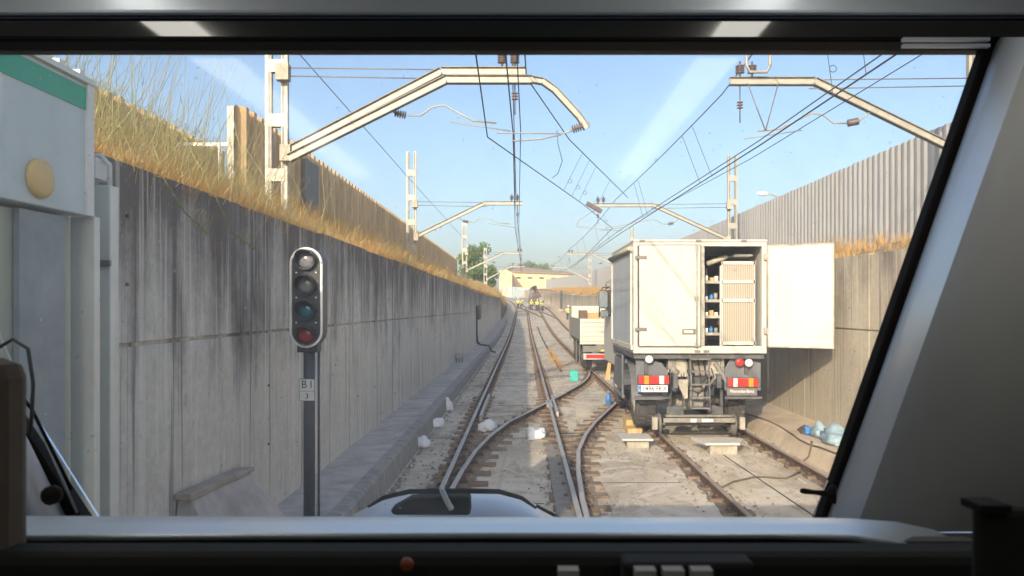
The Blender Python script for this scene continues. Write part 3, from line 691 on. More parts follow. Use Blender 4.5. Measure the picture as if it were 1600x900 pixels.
# ------------------------------------------------------------------ low sloped concrete chest in front of the left wall
t = empty('cable_chest', (-2.35, 6.3, .2), 'low sloped concrete cable chest leaning against the left wall', 'cable chest')
m = MB()
b = len(m.v); m.v += [(-2.6,5.45,.2),(-2.1,5.45,.2),(-2.1,6.95,.2),(-2.6,6.95,.2),(-2.6,5.6,.86),(-2.5,5.6,.86),(-2.47,6.75,.80),(-2.6,6.75,.80)]
for q in ((0,3,2,1),(4,5,6,7),(0,1,5,4),(1,2,6,5),(2,3,7,6),(3,0,4,7)): m.face(tuple(b+i for i in q))
m.build('body', M['walk'], t, bevel=.01)
m = MB(); b = len(m.v); m.v += [(-2.6,5.55,.862),(-2.475,5.55,.862),(-2.455,6.8,.802),(-2.6,6.8,.802),(-2.6,5.55,.91),(-2.475,5.55,.91),(-2.455,6.8,.845),(-2.6,6.8,.845)]
for q in ((0,3,2,1),(4,5,6,7),(0,1,5,4),(1,2,6,5),(2,3,7,6),(3,0,4,7)): m.face(tuple(b+i for i in q))
m.build('coping', simple('pinkish_coping', (.42,.35,.29), .9), t, bevel=.008)
# wall boxes and cables on the left wall
m = MB(); m.tube([(-2.57,41,2.35),(-2.57,41,.9),(-2.55,41,.35),(-2.4,41,.24),(-2.1,40.6,.23),(-1.85,40.2,.22),(-1.7,39.8,-.05),(-1.5,39.6,-.1)], .05, 6)
m.tube([(-2.57,41.25,2.3),(-2.57,41.2,.9),(-2.5,41,.4),(-2.3,40.6,.24),(-2.0,40,.23)], .03, 6)
tag(m.build('cable_run', M['black'], origin=(-2.57,41,.2)), 'thick black cables dropping down the left wall onto the walkway', 'cable')
t = empty('wall_bracket', (-2.55, 42.2, 2.0), 'grey cable bracket with short rungs fixed high on the left wall', 'bracket')
m = MB()
for z in (1.75,1.95,2.15): m.box(-2.6,-2.45,41.2,44.5,z,z+.05)
for y in (41.4,42.4,43.4): m.box(-2.6,-2.5,y,y+.08,1.6,2.4)
m.build('frame', M['galv_d'], t)
t = empty('junction_box', (-2.45, 28.5, .2), 'small grey junction box on legs at the foot of the left wall', 'junction box')
m = MB(); m.box(-2.56,-2.3,28.3,28.7,.38,.55); m.build('box', M['galv'], t)
for dx in (-2.53,-2.43,-2.33): m = MB(); m.box(dx-.02,dx+.02,28.34,28.38,.2,.38); m.build('leg', M['galv_d'], t)
m = MB(); m.tube([(-2.05,7.1,.2),(-2.0,7.12,.27),(-1.9,7.15,.27),(-1.84,7.2,.2)], .008, 5); tag(m.build('cable_loop', M['black'], origin=(-2.05,7.1,.2)), 'thin black cable looping out at the foot of the signal pole', 'cable')
# ------------------------------------------------------------------ box truck
RY = 13.2; XL, XR = 1.95, 4.31; ZB, ZT_ = 1.48, 3.49; FY = 16.4
t = empty('box_truck', (3.13, 14.8, 0), 'white box truck on the right track with its right rear door swung open', 'truck')
TW = M['truckwhite']
m = MB(); th = .05
m.box(XL, XL+th, RY+.1, FY, ZB+.06, ZT_-.03); m.box(XR-th, XR, RY+.1, FY, ZB+.06, ZT_-.03); m.box(XL+th, XR-th, FY-th, FY, ZB+.06, ZT_-.03)
m.box(XL+.002, XR-.002, RY+.06, FY, ZB+.0, ZB+.1)
m.build('box_body', [TW], t, bevel=.008)
m = MB(); m.box(XL-.01, XR+.01, RY-.02, FY+.02, ZT_-.035, ZT_+.01); m.build('roof', TW, t, bevel=.015)
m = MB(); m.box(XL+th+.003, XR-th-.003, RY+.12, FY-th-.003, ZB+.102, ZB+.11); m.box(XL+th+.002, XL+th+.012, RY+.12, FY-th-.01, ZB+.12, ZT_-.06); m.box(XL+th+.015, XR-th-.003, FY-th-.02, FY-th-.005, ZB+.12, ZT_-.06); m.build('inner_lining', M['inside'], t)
m = MB(); m.box(XL, XL+.075, RY, RY+.1, ZB, ZT_-.036); m.box(XR-.085, XR, RY, RY+.1, ZB, ZT_-.036); m.box(XL+.075, XR-.085, RY, RY+.1, ZT_-.11, ZT_-.037); m.box(XL+.075, XR-.085, RY, RY+.1, ZB, ZB+.13)
m.build('rear_frame', TW, t, bevel=.008)
DX0, DX1 = XL+.085, 3.13
d = MB(); d.box(DX0, DX1, RY-.045, RY+.0, ZB+.13, ZT_-.09); door = d.build('left_rear_door', TW, t, bevel=.012)
d = MB(); g = .012
for a in ((DX0-.006, DX0+.01, ZB+.125, ZT_-.085), (DX1-.01, DX1+.006, ZB+.125, ZT_-.085)): d.box(a[0], a[1], RY-.05, RY-.046, a[2], a[3])
for z in (ZB+.125, ZT_-.095): d.box(DX0, DX1, RY-.05, RY-.046, z, z+.012)
d.build('seal', M['guard'], door)
for z in (ZT_-.31, ZB+.43):
    d = MB(); d.box(DX0-.07, DX0+.14, RY-.065, RY-.046, z-.03, z+.03); d.build('hinge', M['galv_d'], door, bevel=.006)
d = MB(); d.cyl((DX1-.075,RY-.07,ZB+.1),(DX1-.075,RY-.07,ZT_-.1), .012, n=8)
for z in (ZB+.16, ZB+.98, ZT_-.14): d.box(DX1-.11, DX1-.04, RY-.075, RY-.047, z-.035, z+.035)
d.build('lock_rod', M['galv'], door)
d = MB(); d.box(DX1-.33, DX1-.09, RY-.06, RY-.047, ZB+.34, ZB+.44); d.build('latch', M['galv_d'], door, bevel=.008); d = MB(); d.box(DX1-.30, DX1-.14, RY-.068, RY-.061, ZB+.365, ZB+.415); d.build('latch_handle', M['truckwhite'], door)
# centre post
m = MB(); m.box(DX1+.008, DX1+.075, RY+.0, RY+.09, ZB+.131, ZT_-.111); m.build('centre_post', M['dusty'], t)
m = MB()
for x in (2.1, 3.1, 3.9): m.box(x-.05, x+.05, RY-.03, RY-.002, ZT_-.03, ZT_-.0) ; 
for x in (3.08, 3.24): m.box(x-.05, x+.05, RY-.02, RY-.002, ZB+.02, ZB+.06)
m.build('marker_bracket', M['galv_d'], t)
# open door: hinged at the right edge, swung back beside the wall
h0 = Vector((XR+.02, RY-.02, 0)); h1 = Vector((5.29, 12.68, 0)); dd = (h1-h0).normalized(); nn = Vector((dd.y, -dd.x, 0))
if nn.y > 0: nn = -nn
m = MB(); L = (h1-h0).length
def dquad(mb, a0, a1, z0, z1, n0, n1):
    b = len(mb.v)
    for z in (z0, z1):
        for a, n_ in ((a0,n0),(a1,n0),(a1,n1),(a0,n1)): mb.v.append(tuple(h0+dd*a+nn*n_+Vector((0,0,z))))
    for q in ((0,3,2,1),(4,5,6,7),(0,1,5,4),(1,2,6,5),(2,3,7,6),(3,0,4,7)): mb.face(tuple(b+i for i in q))
dquad(m, 0, L, ZB+.12, ZT_-.10, 0, .04); od = m.build('open_rear_door', TW, t, bevel=.01)
m = MB(); dquad(m, -.004, L+.004, ZB+.115, ZB+.14, -.004, .05); dquad(m, -.004, L+.004, ZT_-.12, ZT_-.095, -.004, .05); dquad(m, -.004, .018, ZB+.14, ZT_-.12, -.004, .05); dquad(m, L-.018, L+.004, ZB+.14, ZT_-.12, -.004, .05); m.build('edge_trim', M['dusty'], od)
m = MB(); 
for a, z in ((.95,.93),(.98,.9),(.85,.9),(.9,.93),(.75,.9),(.86,.22),(.86,.29),(.9,.16),(.95,.2),(1.0,.2),(.95,.26),(1.0,.26),(.95,.32),(1.0,.32),(.95,.14),(1.0,.14),(.06,.34),(.12,.34),(.06,.29),(.12,.29),(1.0,.96),(.2,.28)):
    zz = ZB+.12+z*1.0 if z < .5 else ZB+.12+z; q = h0+dd*min(a, L-.05)+Vector((0,0,zz)); m.cyl(q+nn*.04, q+nn*.043, .009, n=6)
m.build('screw_hole', M['chassis'], od)
for z in (ZT_-.3, ZB+.4): m = MB(); m.box(XR-.06, XR+.05, RY-.05, RY-.005, z-.06, z+.06); m.build('hinge', M['galv'], od, bevel=.006)
# left side of the box
m = MB(); m.box(XL-.006, XL-.001, RY+.3, FY-.15, ZB+.17, ZT_-.22); m.build('side_panel', M['truckpanel'], t)
m = MB()
for y in (RY+.2, FY-.13): m.box(XL-.03, XL-.001, y, y+.07, ZB+.1, ZT_-.1)
m.box(XL-.035, XL-.001, RY+.1, FY, ZB+.06, ZB+.14); m.build('side_rail', TW, t)
m = MB(); m.box(XL-.05, XL-.001, RY+.12, FY-.02, ZT_-.19, ZT_-.10); m.cyl((XL-.06, RY+.1, ZT_-.14), (XL-.06, FY-.02, ZT_-.14), .035, n=10); m.build('awning_roll', M['dusty'], t)
# subframe, chassis, axle
m = MB(); m.box(XL+.02, XR-.02, RY+.08, FY, ZB-.10, ZB-.002); m.build('subframe', M['chassis'], t, bevel=.005)
m = MB()
for x in (2.72, 3.5): m.box(x-.04, x+.04, RY+.12, 18.4, .85, 1.1)
for y in (RY+.25, 14.9, 16, 17.5): m.box(2.72, 3.5, y, y+.08, .9, 1.05)
for x in (2.2, 3.0, 4.0): m.box(x-.03, x+.03, RY+.15, FY, 1.1, ZB-.1)
m.build('chassis_frame', M['chassis'], t, bevel=.004)
m = MB(); m.cyl((2.4,14.35,.52),(3.85,14.35,.52), .075, n=12); m.lathe((2.85,14.3,.52),(1,0,0),[(0,.08),(.08,.17),(.26,.2),(.44,.17),(.52,.08)], 16); m.cyl((2.4,17.4,.52),(3.85,17.4,.52), .07, n=12); m.build('axle', M['dusty'], t)
def wheel(parent, x0, x1, y, z, r, out):
    m = MB(); c = (x0, y, z); wd = x1-x0
    m.lathe(c, (1,0,0), [(0,r*.62),(.0,r*.84),(wd*.1,r*.96),(wd*.2,r),(wd*.8,r),(wd*.9,r*.96),(wd,r*.84),(wd,r*.62)], 36)
    for k in range(26):     # tread lugs
        a = 2*math.pi*k/26
        for s in (0, 1):
            aa = a+s*.12; cy, cz_ = y+math.cos(aa)*(r+.004), z+math.sin(aa)*(r+.004)
            m.box(x0+wd*(.08+.45*s), x0+wd*(.47+.45*s), cy-.035, cy+.035, cz_-.012, cz_+.012, rot=Matrix.Rotation(aa-math.pi/2, 3, 'X'), about=((x0+x1)/2, cy, cz_))
    w_ = m.build('wheel', M['tyre'], parent)
    m = MB(); xo = x0-.003 if out < 0 else x1+.003; m.lathe((xo, y, z), (-out,0,0), [(0,r*.6),(.03,r*.56),(.06,r*.4),(.03,r*.3),(-.02,r*.18),(-.02,0)], 24); m.build('rim', M['dusty'], w_)
wheel(t, 2.10, 2.48, 14.3, .54, .5, -1); wheel(t, 3.76, 4.14, 14.3, .54, .5, 1); wheel(t, 2.15, 2.45, 17.4, .54, .48, -1); wheel(t, 3.8, 4.1, 17.4, .54, .48, 1)
def arc_guard(x0, x1, yc, zc_, r, a0, a1):
    m = MB(); n = 14
    for i in range(n):
        p = a0+(a1-a0)*i/n; q = a0+(a1-a0)*(i+1)/n
        A = lambda a, rr: (yc+math.cos(a)*rr, zc_+math.sin(a)*rr)
        b = len(m.v)
        for xx in (x0, x1):
            for (yy, z_) in (A(p,r), A(q,r), A(q,r+.02), A(p,r+.02)): m.v.append((xx, yy, z_))
        for f in ((0,1,2,3),(7,6,5,4),(0,4,5,1),(1,5,6,2),(2,6,7,3),(3,7,4,0)): m.face(tuple(b+i_ for i_ in f))
    return m
for x0, x1 in ((1.98, 2.55), (3.72, 4.28)):
    m = arc_guard(x0, x1, 14.3, .58, .64, R(15), R(178)); m.build('mudguard', M['guard'], t)
for x0, x1, s in ((2.02, 2.60, -1), (3.62, 4.27, 1)):
    m = MB(); P = [(x0, .80), (x1, .80), (x1, 1.16), (x1-.12*(1 if s < 0 else -0), 1.30), (x0+(.12 if s > 0 else 0), 1.40), (x0, 1.40 if s < 0 else 1.2)]
    m.prism(P, 'y', RY+.2, RY+.23); m.build('rear_panel', M['guard'], t, bevel=.008)
    m = MB(); m.box(x0-.02, x1, RY+.12, RY+.19, .66, .70); m.build('lamp_shelf', M['chassis'], t)
# lamps
def lamp(xc, z, segs, wd):
    m = MB(); m.box(xc-wd/2-.01, xc+wd/2+.01, RY+.12, RY+.19, z-.085, z+.085); h = m.build('tail_light', M['chassis'], t, bevel=.005)
    x = xc-wd/2
    for f, mt in segs:
        m = MB(); m.box(x+.003, x+wd*f-.003, RY+.09, RY+.119, z-.075, z+.075); m.build('lens', M[mt], h, bevel=.006); x += wd*f
lamp(2.325, 1.0, [(.18,'red'),(.17,'orange'),(.33,'red'),(.17,'lenswhite'),(.15,'red')], .54)
lamp(3.92, .955, [(.17,'red'),(.15,'lenswhite'),(.36,'red'),(.18,'orange'),(.14,'red')], .53)
for x, z, mt, nm in ((2.24,1.37,'lenswhite','reversing_lamp'),(3.86,1.315,'red','fog_lamp'),(4.02,1.305,'lenswhite','reversing_lamp')):
    m = MB(); m.lathe((x, RY+.19, z), (0,-1,0), [(0,.03),(.04,.078),(.09,.08),(.1,.074)], 20); q = m.build(nm, M['guard'], t); m = MB(); m.lathe((x, RY+.088, z), (0,-1,0), [(0,.072),(.012,.068),(.02,.04),(.024,0)], 20)
    if mt == 'red': m.lathe((x, RY+.07, z), (0,-1,0), [(0,.03),(.01,.028),(.012,0)], 12)
    m.build('lens', M[mt], q)
# plate
m = MB(); m.box(2.045, 2.575, RY+.10, RY+.12, .785, .905); pl = m.build('number_plate', M['plate'], t, bevel=.003)
m = MB(); m.box(2.047, 2.10, RY+.094, RY+.0985, .79, .90); m.build('blue_band', M['blue'], pl)
text('lettering', '1496 FKX', .125, (2.34, RY+.0965, .843), M['text'], pl, xs=.86, bold=.001)
text('lettering', 'E', .04, (2.073, RY+.0925, .82), M['plate'], pl)
m = MB(); m.box(3.64, 4.18, RY+.13, RY+.16, .72, .86); fl = m.build('mud_flap', simple('grey_flap', (.16,.15,.15), .8), t)
text('lettering', 'Mercedes-Benz', .085, (3.91, RY+.127, .795), M['white'], fl, xs=.82)
# ladder
m = MB()
for x in (2.965, 3.285): m.tube([(x, RY+.06, ZB-.02), (x+.015, RY+.02, .9), (x+.02, RY-.02, .50)], .013, 8)
for z in (1.38, 1.16, .93, .70, .51): m.box(2.96, 3.31, RY-.03, RY+.06, z-.012, z+.012)
m.build('ladder', M['galv_d'], t)
# coupling, tanks, brackets, hoses between the mudguards
m = MB()
m.box(2.70,2.95,RY+.25,RY+.33,.92,1.36); m.box(3.3,3.56,RY+.25,RY+.33,.98,1.36); m.box(2.95,3.3,RY+.3,RY+.36,.8,1.3)
m.prism([(2.74,1.0),(2.96,1.0),(2.96,.66),(2.90,.64)], 'y', RY+.2, RY+.24)
m.build('hitch_plate', M['dusty'], t, bevel=.012)
m = MB()
for x0, x1, z0, z1 in ((2.60,2.74,1.12,1.4),(3.56,3.62,1.0,1.4),(3.0,3.25,.62,.78)): m.box(x0, x1, RY+.22, RY+.4, z0, z1)
m.cyl((2.62,RY+.25,1.25),(2.78,RY+.25,1.10), .06, n=10); m.cyl((3.45,RY+.22,1.3),(3.66,RY+.22,.95), .045, n=10); m.cyl((3.34,RY+.2,.9),(3.56,RY+.2,1.18), .025, n=8)
m.lathe((3.12,RY+.2,.86), (0,-1,0), [(0,.09),(.06,.09),(.08,.06),(.1,.03)], 16); m.cyl((3.0,RY+.3,.55),(3.24,RY+.3,.55), .09, n=14)
m.build('coupling', simple('worn_grey_coupling', (.24,.23,.21), .7, .2, .5, 14, (.45,.42,.35)), t, bevel=.008)
m = MB()
random.seed(3)
for k in range(12):
    x = 2.62+k*.085+random.uniform(-.02,.02); z = random.uniform(1.15,1.4); y = RY+.2+random.uniform(0,.12); x2 = x+random.uniform(-.15,.15); z2 = random.uniform(.6,.85)
    m.tube([(x,y,z),(x+.04,y-.05,(z+z2)/2+.05),((x+x2)/2,y-.07,(z+z2)/2-.08),(x2,y,z2)], .012, 6)
m.build('hose', M['black'], t)
m = MB()
for x, s in ((2.66,1),(2.92,1),(3.34,1),(3.6,1)): m.cyl((x,RY+.35,.5),(x,RY+.35,.95), .035, n=10)
for x in (2.78, 3.46): m.lathe((x,RY+.45,.42),(0,-1,0),[(0,.1),(.1,.1),(.12,.07),(.12,.03),(.16,.02)], 16)
m.box(2.6,2.9,RY+.3,RY+.42,.34,.5); m.box(3.35,3.62,RY+.3,RY+.42,.34,.5); m.build('hydraulic_gear', M['chassis'], t, bevel=.006)
# rail guidance beam
m = MB(); m.box(2.50,3.78,RY+.08,RY+.16,.24,.32); m.box(2.55,3.75,RY+.16,RY+.3,.33,.36); m.build('guide_beam', M['beam'], t, bevel=.008)
m = MB(); m.box(2.98,3.08,RY+.07,RY+.079,.25,.31); m.box(3.18,3.38,RY+.07,RY+.079,.255,.305); m.build('beam_label', M['white'], t)
for x in (2.34, 3.9):
    m = MB(); m.box(x-.045,x+.045,RY+.05,RY+.15,.12,.34); m.build('beam_foot', M['dusty'], t, bevel=.006)
    m = MB(); m.lathe((x+(.1 if x < 3 else -.1)-.05,RY+.4,.17),(1,0,0),[(0,.1),(0,.17),(.06,.17),(.07,.2),(.1,.2),(.1,.1)], 24); m.cyl((x,RY+.4,.17),(3.12,RY+.4,.17), .03, n=8); m.build('rail_wheel', M['galv_d'], t)
# side gear: steps, tank, side guard
m = MB(); m.box(2.0,2.35,15.2,16.4,.62,1.25); m.box(2.0,2.06,15.1,16.6,.45,.52); m.box(2.0,2.06,15.1,16.6,1.28,1.36); m.box(1.99,2.04,15.1,15.16,.45,1.4); m.build('side_tank', M['guard'], t, bevel=.02)
m = MB(); m.box(2.01,2.03,15.3,16.2,.8,1.1); m.build('tank_hatch', M['chassis'], t)
# cab
m = MB(); P = [(16.55,1.0),(18.6,1.0),(18.75,1.6),(18.5,2.35),(18.3,2.95),(16.55,3.0)]
m.prism(P, 'x', 2.02, 4.24); cabo = m.build('cab', TW, t, bevel=.03)
m = MB(); m.box(2.008, 2.018, 16.9, 18.1, 2.1, 2.75); m.build('side_window', M['glassdark'], cabo)
def mirror(x, y, z0, z1, wd, nm='mirror'):
    m = MB(); m.prism([(x-wd/2+.02,z0),(x+wd/2-.02,z0),(x+wd/2,z0+.06),(x+wd/2,z1-.06),(x+wd/2-.03,z1),(x-wd/2+.03,z1),(x-wd/2,z1-.06),(x-wd/2,z0+.06)], 'y', y, y+.07)
    q = m.build(nm, M['chassis'], cabo, bevel=.01); m = MB(); m.box(x-wd/2+.02, x+wd/2-.02, y-.006, y-.002, z0+.03, z1-.03); m.build('mirror_glass', simple('blue_grey_mirror', (.42,.5,.55), .12, .6), q)
mirror(1.86, 17.35, 2.27, 2.70, .22); mirror(1.88, 17.3, 2.06, 2.24, .2); mirror(2.0, 17.6, 2.68, 2.9, .12)
m = MB(); m.tube([(1.78,17.5,2.05),(1.78,17.5,2.6),(1.86,17.5,2.76),(2.05,17.55,2.78)], .014, 6); m.tube([(1.8,17.5,2.1),(2.05,17.55,2.1)], .014, 6); m.build('mirror_arm', M['black'], cabo)
# shelving standing in the box
s = empty('storage_rack', (3.8, 14.2, ZB+.11), 'cream metal storage rack with perforated end panel inside the box truck', 'rack')
m = MB(); m.box(3.60, 4.17, 13.46, 13.475, ZB+.2, 3.12); m.build('end_panel', M['perf'], s)
m = MB()
for z in (ZB+.17, 2.42, 2.76, 3.10): m.box(3.585, 4.19, 13.44, 13.459, z-.03, z+.03)
for x in (3.585, 4.165): m.box(x-.012, x+.015, 13.44, 13.46, ZB+.11, 3.13)
m.build('frame', TW, s)
for z in (1.82, 2.13, 2.42, 2.76): m = MB(); m.box(3.28, 3.575, 13.5, 15.6, z-.012, z); m.box(3.28, 3.575, 13.49, 13.5, z-.03, z+.02); m.build('shelf', M['dusty'], s)
m = MB()
for x in (3.27, 3.565):
    for y in (13.48, 14.5): m.box(x-.012, x+.012, y, y+.03, ZB+.11, 3.05)
m.build('upright', TW, s)
random.seed(11)
cols = [('white_can','short white can','plastic_w'),('blue_bottle','small blue bottle','blue'),('grey_tin','small grey tin','galv'),('white_can','stubby white tub','white'),('parts_box','small brown parts box','wood'),('white_can','pale round tin','plastic_w')]
names = ['on the lowest shelf of the truck rack','on the second shelf of the truck rack','on the third shelf of the truck rack','on the top shelf of the truck rack']
for i, z in enumerate((1.82, 2.13, 2.42, 2.76)):
    for k in range(3):
        c = cols[(i*3+k) % 6]; x = 3.33+k*.09; h = random.uniform(.07,.14); m = MB(); y = 13.56+random.uniform(0,.05); r = .035
        if c[0] == 'parts_box': m.box(x-r, x+r, y-.05, y+.05, z, z+h)
        else: m.lathe((x,y,z), (0,0,1), [(0,r),(h*.75,r),(h*.82,r*.5),(h,r*.5)] if 'bottle' in c[0] else [(0,r),(h,r),(h,r*.9)], 14)
        pos = ['at the left end','in the middle','at the right end'][k]
        tag(m.build(c[0], M[c[2]], origin=(x,y,z)), c[1]+' '+pos+' '+names[i], 'box' if c[0] == 'parts_box' else ('bottle' if 'bottle' in c[0] else 'can'))
m = MB(); m.lathe((3.55,13.7,3.16),(1,-.1,.35),[(-.2,.0),(-.18,.045),(.1,.05),(.2,.035),(.22,0)],12); tag(m.build('rolled_cloth', M['dusty'], origin=(3.5,13.7,3.14)), 'pale rolled cloth lying on top of the truck rack', 'cloth')
m = MB(); m.box(3.85,4.2,13.6,14.1,3.22,3.27); tag(m.build('ceiling_lamp', M['white'], origin=(4.02,13.8,3.25), bevel=.02), 'white lamp panel under the roof inside the box truck', 'lamp')
# ------------------------------------------------------------------ flatbed truck ahead
T2 = 27.0; a0, a1 = 2.05, 4.6
t = empty('flatbed_truck', (3.3, 30, 0), 'white dropside flatbed truck standing ahead of the box truck', 'truck')
m = MB(); m.box(a0, a1, T2, T2+.05, .95, 1.88); q = m.build('tailgate', TW, t, bevel=.01)
m = MB()
for z in (1.05,1.22,1.4,1.58,1.74): m.box(a0+.05, a1-.05, T2-.012, T2-.001, z, z+.02)
m.build('rib', M['dusty'], q)
m = MB(); m.box(a0, a0+.05, T2+.06, T2+6.2, 1.1, 1.88); m.box(a1-.05, a1, T2+.06, T2+6.2, 1.1, 1.88); m.build('side_board', M['galv'], t, bevel=.01)
m = MB(); m.box(a0+.05, a1-.05, T2+.06, T2+6.2, 1.0, 1.08); m.box(a0+.5,a0+.6,T2+.2,T2+8,.7,.95); m.box(a1-.6,a1-.5,T2+.2,T2+8,.7,.95); m.build('chassis_frame', M['chassis'], t)
m = MB(); m.box(a0+.1, a1-.1, T2-.03, T2+.02, .68, .90); bt = m.build('lamp_beam', M['galv_d'], t)
m = MB(); m.box(a0+1.6, a0+2.1, T2-.045, T2-.031, .72, .88); m.box(a0+.75,a0+1.1,T2-.045,T2-.031,.71,.76); m.build('yellow_board', M['yellow'], bt)
m = MB(); m.prism([(a0+.98,.72),(a0+1.24,.72),(a0+1.11,.92)], 'y', T2-.06, T2-.047); m.build('warning_triangle', M['red'], bt)
m = MB(); m.box(a0+.12, a1-.12, T2-.02, T2+.05, .40, .62); bu = m.build('bumper', TW, t, bevel=.01)
for x0, x1 in ((a0+.22,a0+1.0),(a0+1.15,a0+2.1)):
    m = MB(); m.box(x0, x1, T2-.03, T2-.021, .45, .58); m.build('red_stripe', M['red'], bu)
wheel(t, a0+.15, a0+.5, T2+.9, .45, .42, -1); wheel(t, a1-.5, a1-.15, T2+.9, .45, .42, 1); wheel(t, a0+.15, a0+.5, T2+5.6, .45, .42, -1)
m = MB(); m.cyl((a0+.5,T2+.9,.45),(a1-.5,T2+.9,.45), .1, n=12); m.lathe((3.1,T2+.85,.45),(1,0,0),[(0,.1),(.1,.22),(.3,.22),(.4,.1)],14); m.build('axle', M['galv'], t)
m = MB(); m.box(a0+.1, a1-.1, T2+6.4, T2+8.2, .8, 2.36); cb = m.build('cab', TW, t, bevel=.05); m = MB(); m.box(a0+.5, a1-.5, T2+6.385, T2+6.398, 1.6, 1.86); m.build('rear_window', M['glassdark'], cb)
for x in (a0-.14, a0-.02):
    m = MB(); m.box(x, x+.05, T2+.3, T2+.36, .2, 1.1); m.build('stanchion', M['chassis'], t)
for k, (x, y, w_, h, mt, lb) in enumerate([(2.6,T2+.5,.5,.2,'wood','short timber crate at the rear left of the flatbed'),(3.3,T2+1.2,1.6,.12,'wood','stack of yellow planks lying across the flatbed'),(2.35,T2+2.5,.3,.3,'rag','brown sack leaning in the front left of the flatbed')]):
    m = MB(); m.box(x-w_/2, x+w_/2, y-.3, y+.3, 1.08, 1.88+h)
    if mt == 'wood':
        for j in range(4): m.box(x-w_/2-.01, x+w_/2+.01, y-.31+j*.17, y-.2+j*.17, 1.88+h-.03, 1.88+h+.012)
    tag(m.build(['timber_crate','plank_stack','sack'][k], M[mt], origin=(x,y,1.08), bevel=.02), lb, ['crate','planks','sack'][k])
# ------------------------------------------------------------------ things lying about
def crumple(name, c, sx, sy, sz, mat, label, cat, seed, n=60, group=None):
    random.seed(seed); bm = bmesh.new()
    bmesh.ops.create_icosphere(bm, subdivisions=3, radius=1)
    ph = [random.uniform(0, 6.3) for _ in range(9)]
    for v in bm.verts:
        p = v.co.copy(); f = 1+.30*math.sin(3*p.x+ph[0]+2*p.z)*math.sin(4*p.y+ph[1])+.18*math.sin(9*p.x+ph[2]+5*p.y)*math.cos(8*p.z+ph[3])+random.uniform(-.10,.10)
        v.co = Vector((p.x*sx*f, p.y*sy*f, max(-.2, p.z)*sz*f+.2*sz*f*.9))
    me = bpy.data.meshes.new(name); bm.to_mesh(me); bm.free(); me.materials.append(M[mat])
    for p in me.polygons: p.use_smooth = True
    o = bpy.data.objects.new(name, me); col.objects.link(o); o.location = c; tag(o, label, cat, group); return o
gp = lambda px, py, z=SL: ((px-VX)/F*((EYE-z)*F/(py-VY)), (EYE-z)*F/(py-VY), z)
for k, (px, py, s_, lb) in enumerate([(657,697,.13,'largest white crumpled bag at the kerb foot, nearest of three'),(680,666,.12,'rounded white crumpled bag at the kerb foot, middle of three'),(699,640,.10,'upright white rag against the kerb, farthest of three'),
        (762,672,.14,'torn white bag lying between the rails of the left track'),(838,684,.14,'flattened white bag left of the switch rail')]):
    p = gp(px, py, SL+.01); s_ *= 1.35; crumple('plastic_bag', p, s_, s_*1.1, s_*.8 if k != 2 else s_*1.5, 'plastic_w', lb, 'plastic bag', 20+k, group='white litter bags on the track')
# litter heap on the right walkway
p = Vector((4.95, 12.2, .15)); crumple('plastic_sack', (5.02,11.9,.15), .24,.34,.2, 'bluebag', 'large crumpled pale blue plastic sack on the right walkway', 'plastic sack', 31)
crumple('plastic_sack', (4.98,12.45,.15), .16,.16,.16, 'bluebag', 'small pale blue sack with blue end, beside the big one', 'plastic sack', 35)
crumple('rag', (4.92,12.9,.14), .14,.22,.07, 'rag', 'dark brown rag lying left of the pale blue sacks', 'rag', 33)
m = MB(); m.box(4.78,4.9,12.62,12.74,.14,.27); tag(m.build('blue_carton', M['blue'], origin=(4.84,12.68,.14), bevel=.02), 'small deep blue carton between brown rag and pale sack', 'carton')
# small tuft beside the sacks
def blades(mb, x, y, z, h, n, spread, wd=.012, lean=.6):
    for _ in range(n):
        a = random.uniform(0, 6.28); r = spread*random.random(); bx, by = x+r*math.cos(a), y+r*math.sin(a); hh = h*random.uniform(.5,1.1)
        lx, ly = math.cos(a)*hh*random.uniform(.1,lean), math.sin(a)*hh*random.uniform(.1,lean); w_ = wd; ca, sa = math.cos(a+1.57)*w_, math.sin(a+1.57)*w_
        mid = (bx+lx*.35, by+ly*.35, z+hh*.6); b = len(mb.v)
        mb.v += [(bx-ca,by-sa,z),(bx+ca,by+sa,z),(mid[0]+ca*.7,mid[1]+sa*.7,mid[2]),(mid[0]-ca*.7,mid[1]-sa*.7,mid[2]),(bx+lx,by+ly,z+hh)]
        mb.face((b,b+1,b+2,b+3)); mb.face((b+3,b+2,b+4))
random.seed(5)
m = MB(); blades(m, 5.25, 11.6, .14, .34, 22, .06, .006); tag(m.build('weed_tuft', M['weed'], origin=(5.25,11.6,.14), fix=False), 'thin grey-green weed growing by the right wall behind the sack', 'weed')
m = MB(); blades(m, -1.78, 8.3, SL, .26, 60, .12, .006); tag(m.build('weed_tuft', M['weed'], origin=(-1.78,8.3,SL), fix=False), 'yellow-green weed growing at the kerb foot near the signal', 'weed')
m = MB()
for _ in range(130):
    y = random.uniform(29, 42); blades(m, 1.45+random.gauss(0,.12), y, SL, .12, 7, .1, .006)
tag(m.build('weeds', M['drygrass'], fix=False), 'low orange-brown weeds growing along the drain between the tracks', 'weeds', kind='stuff')
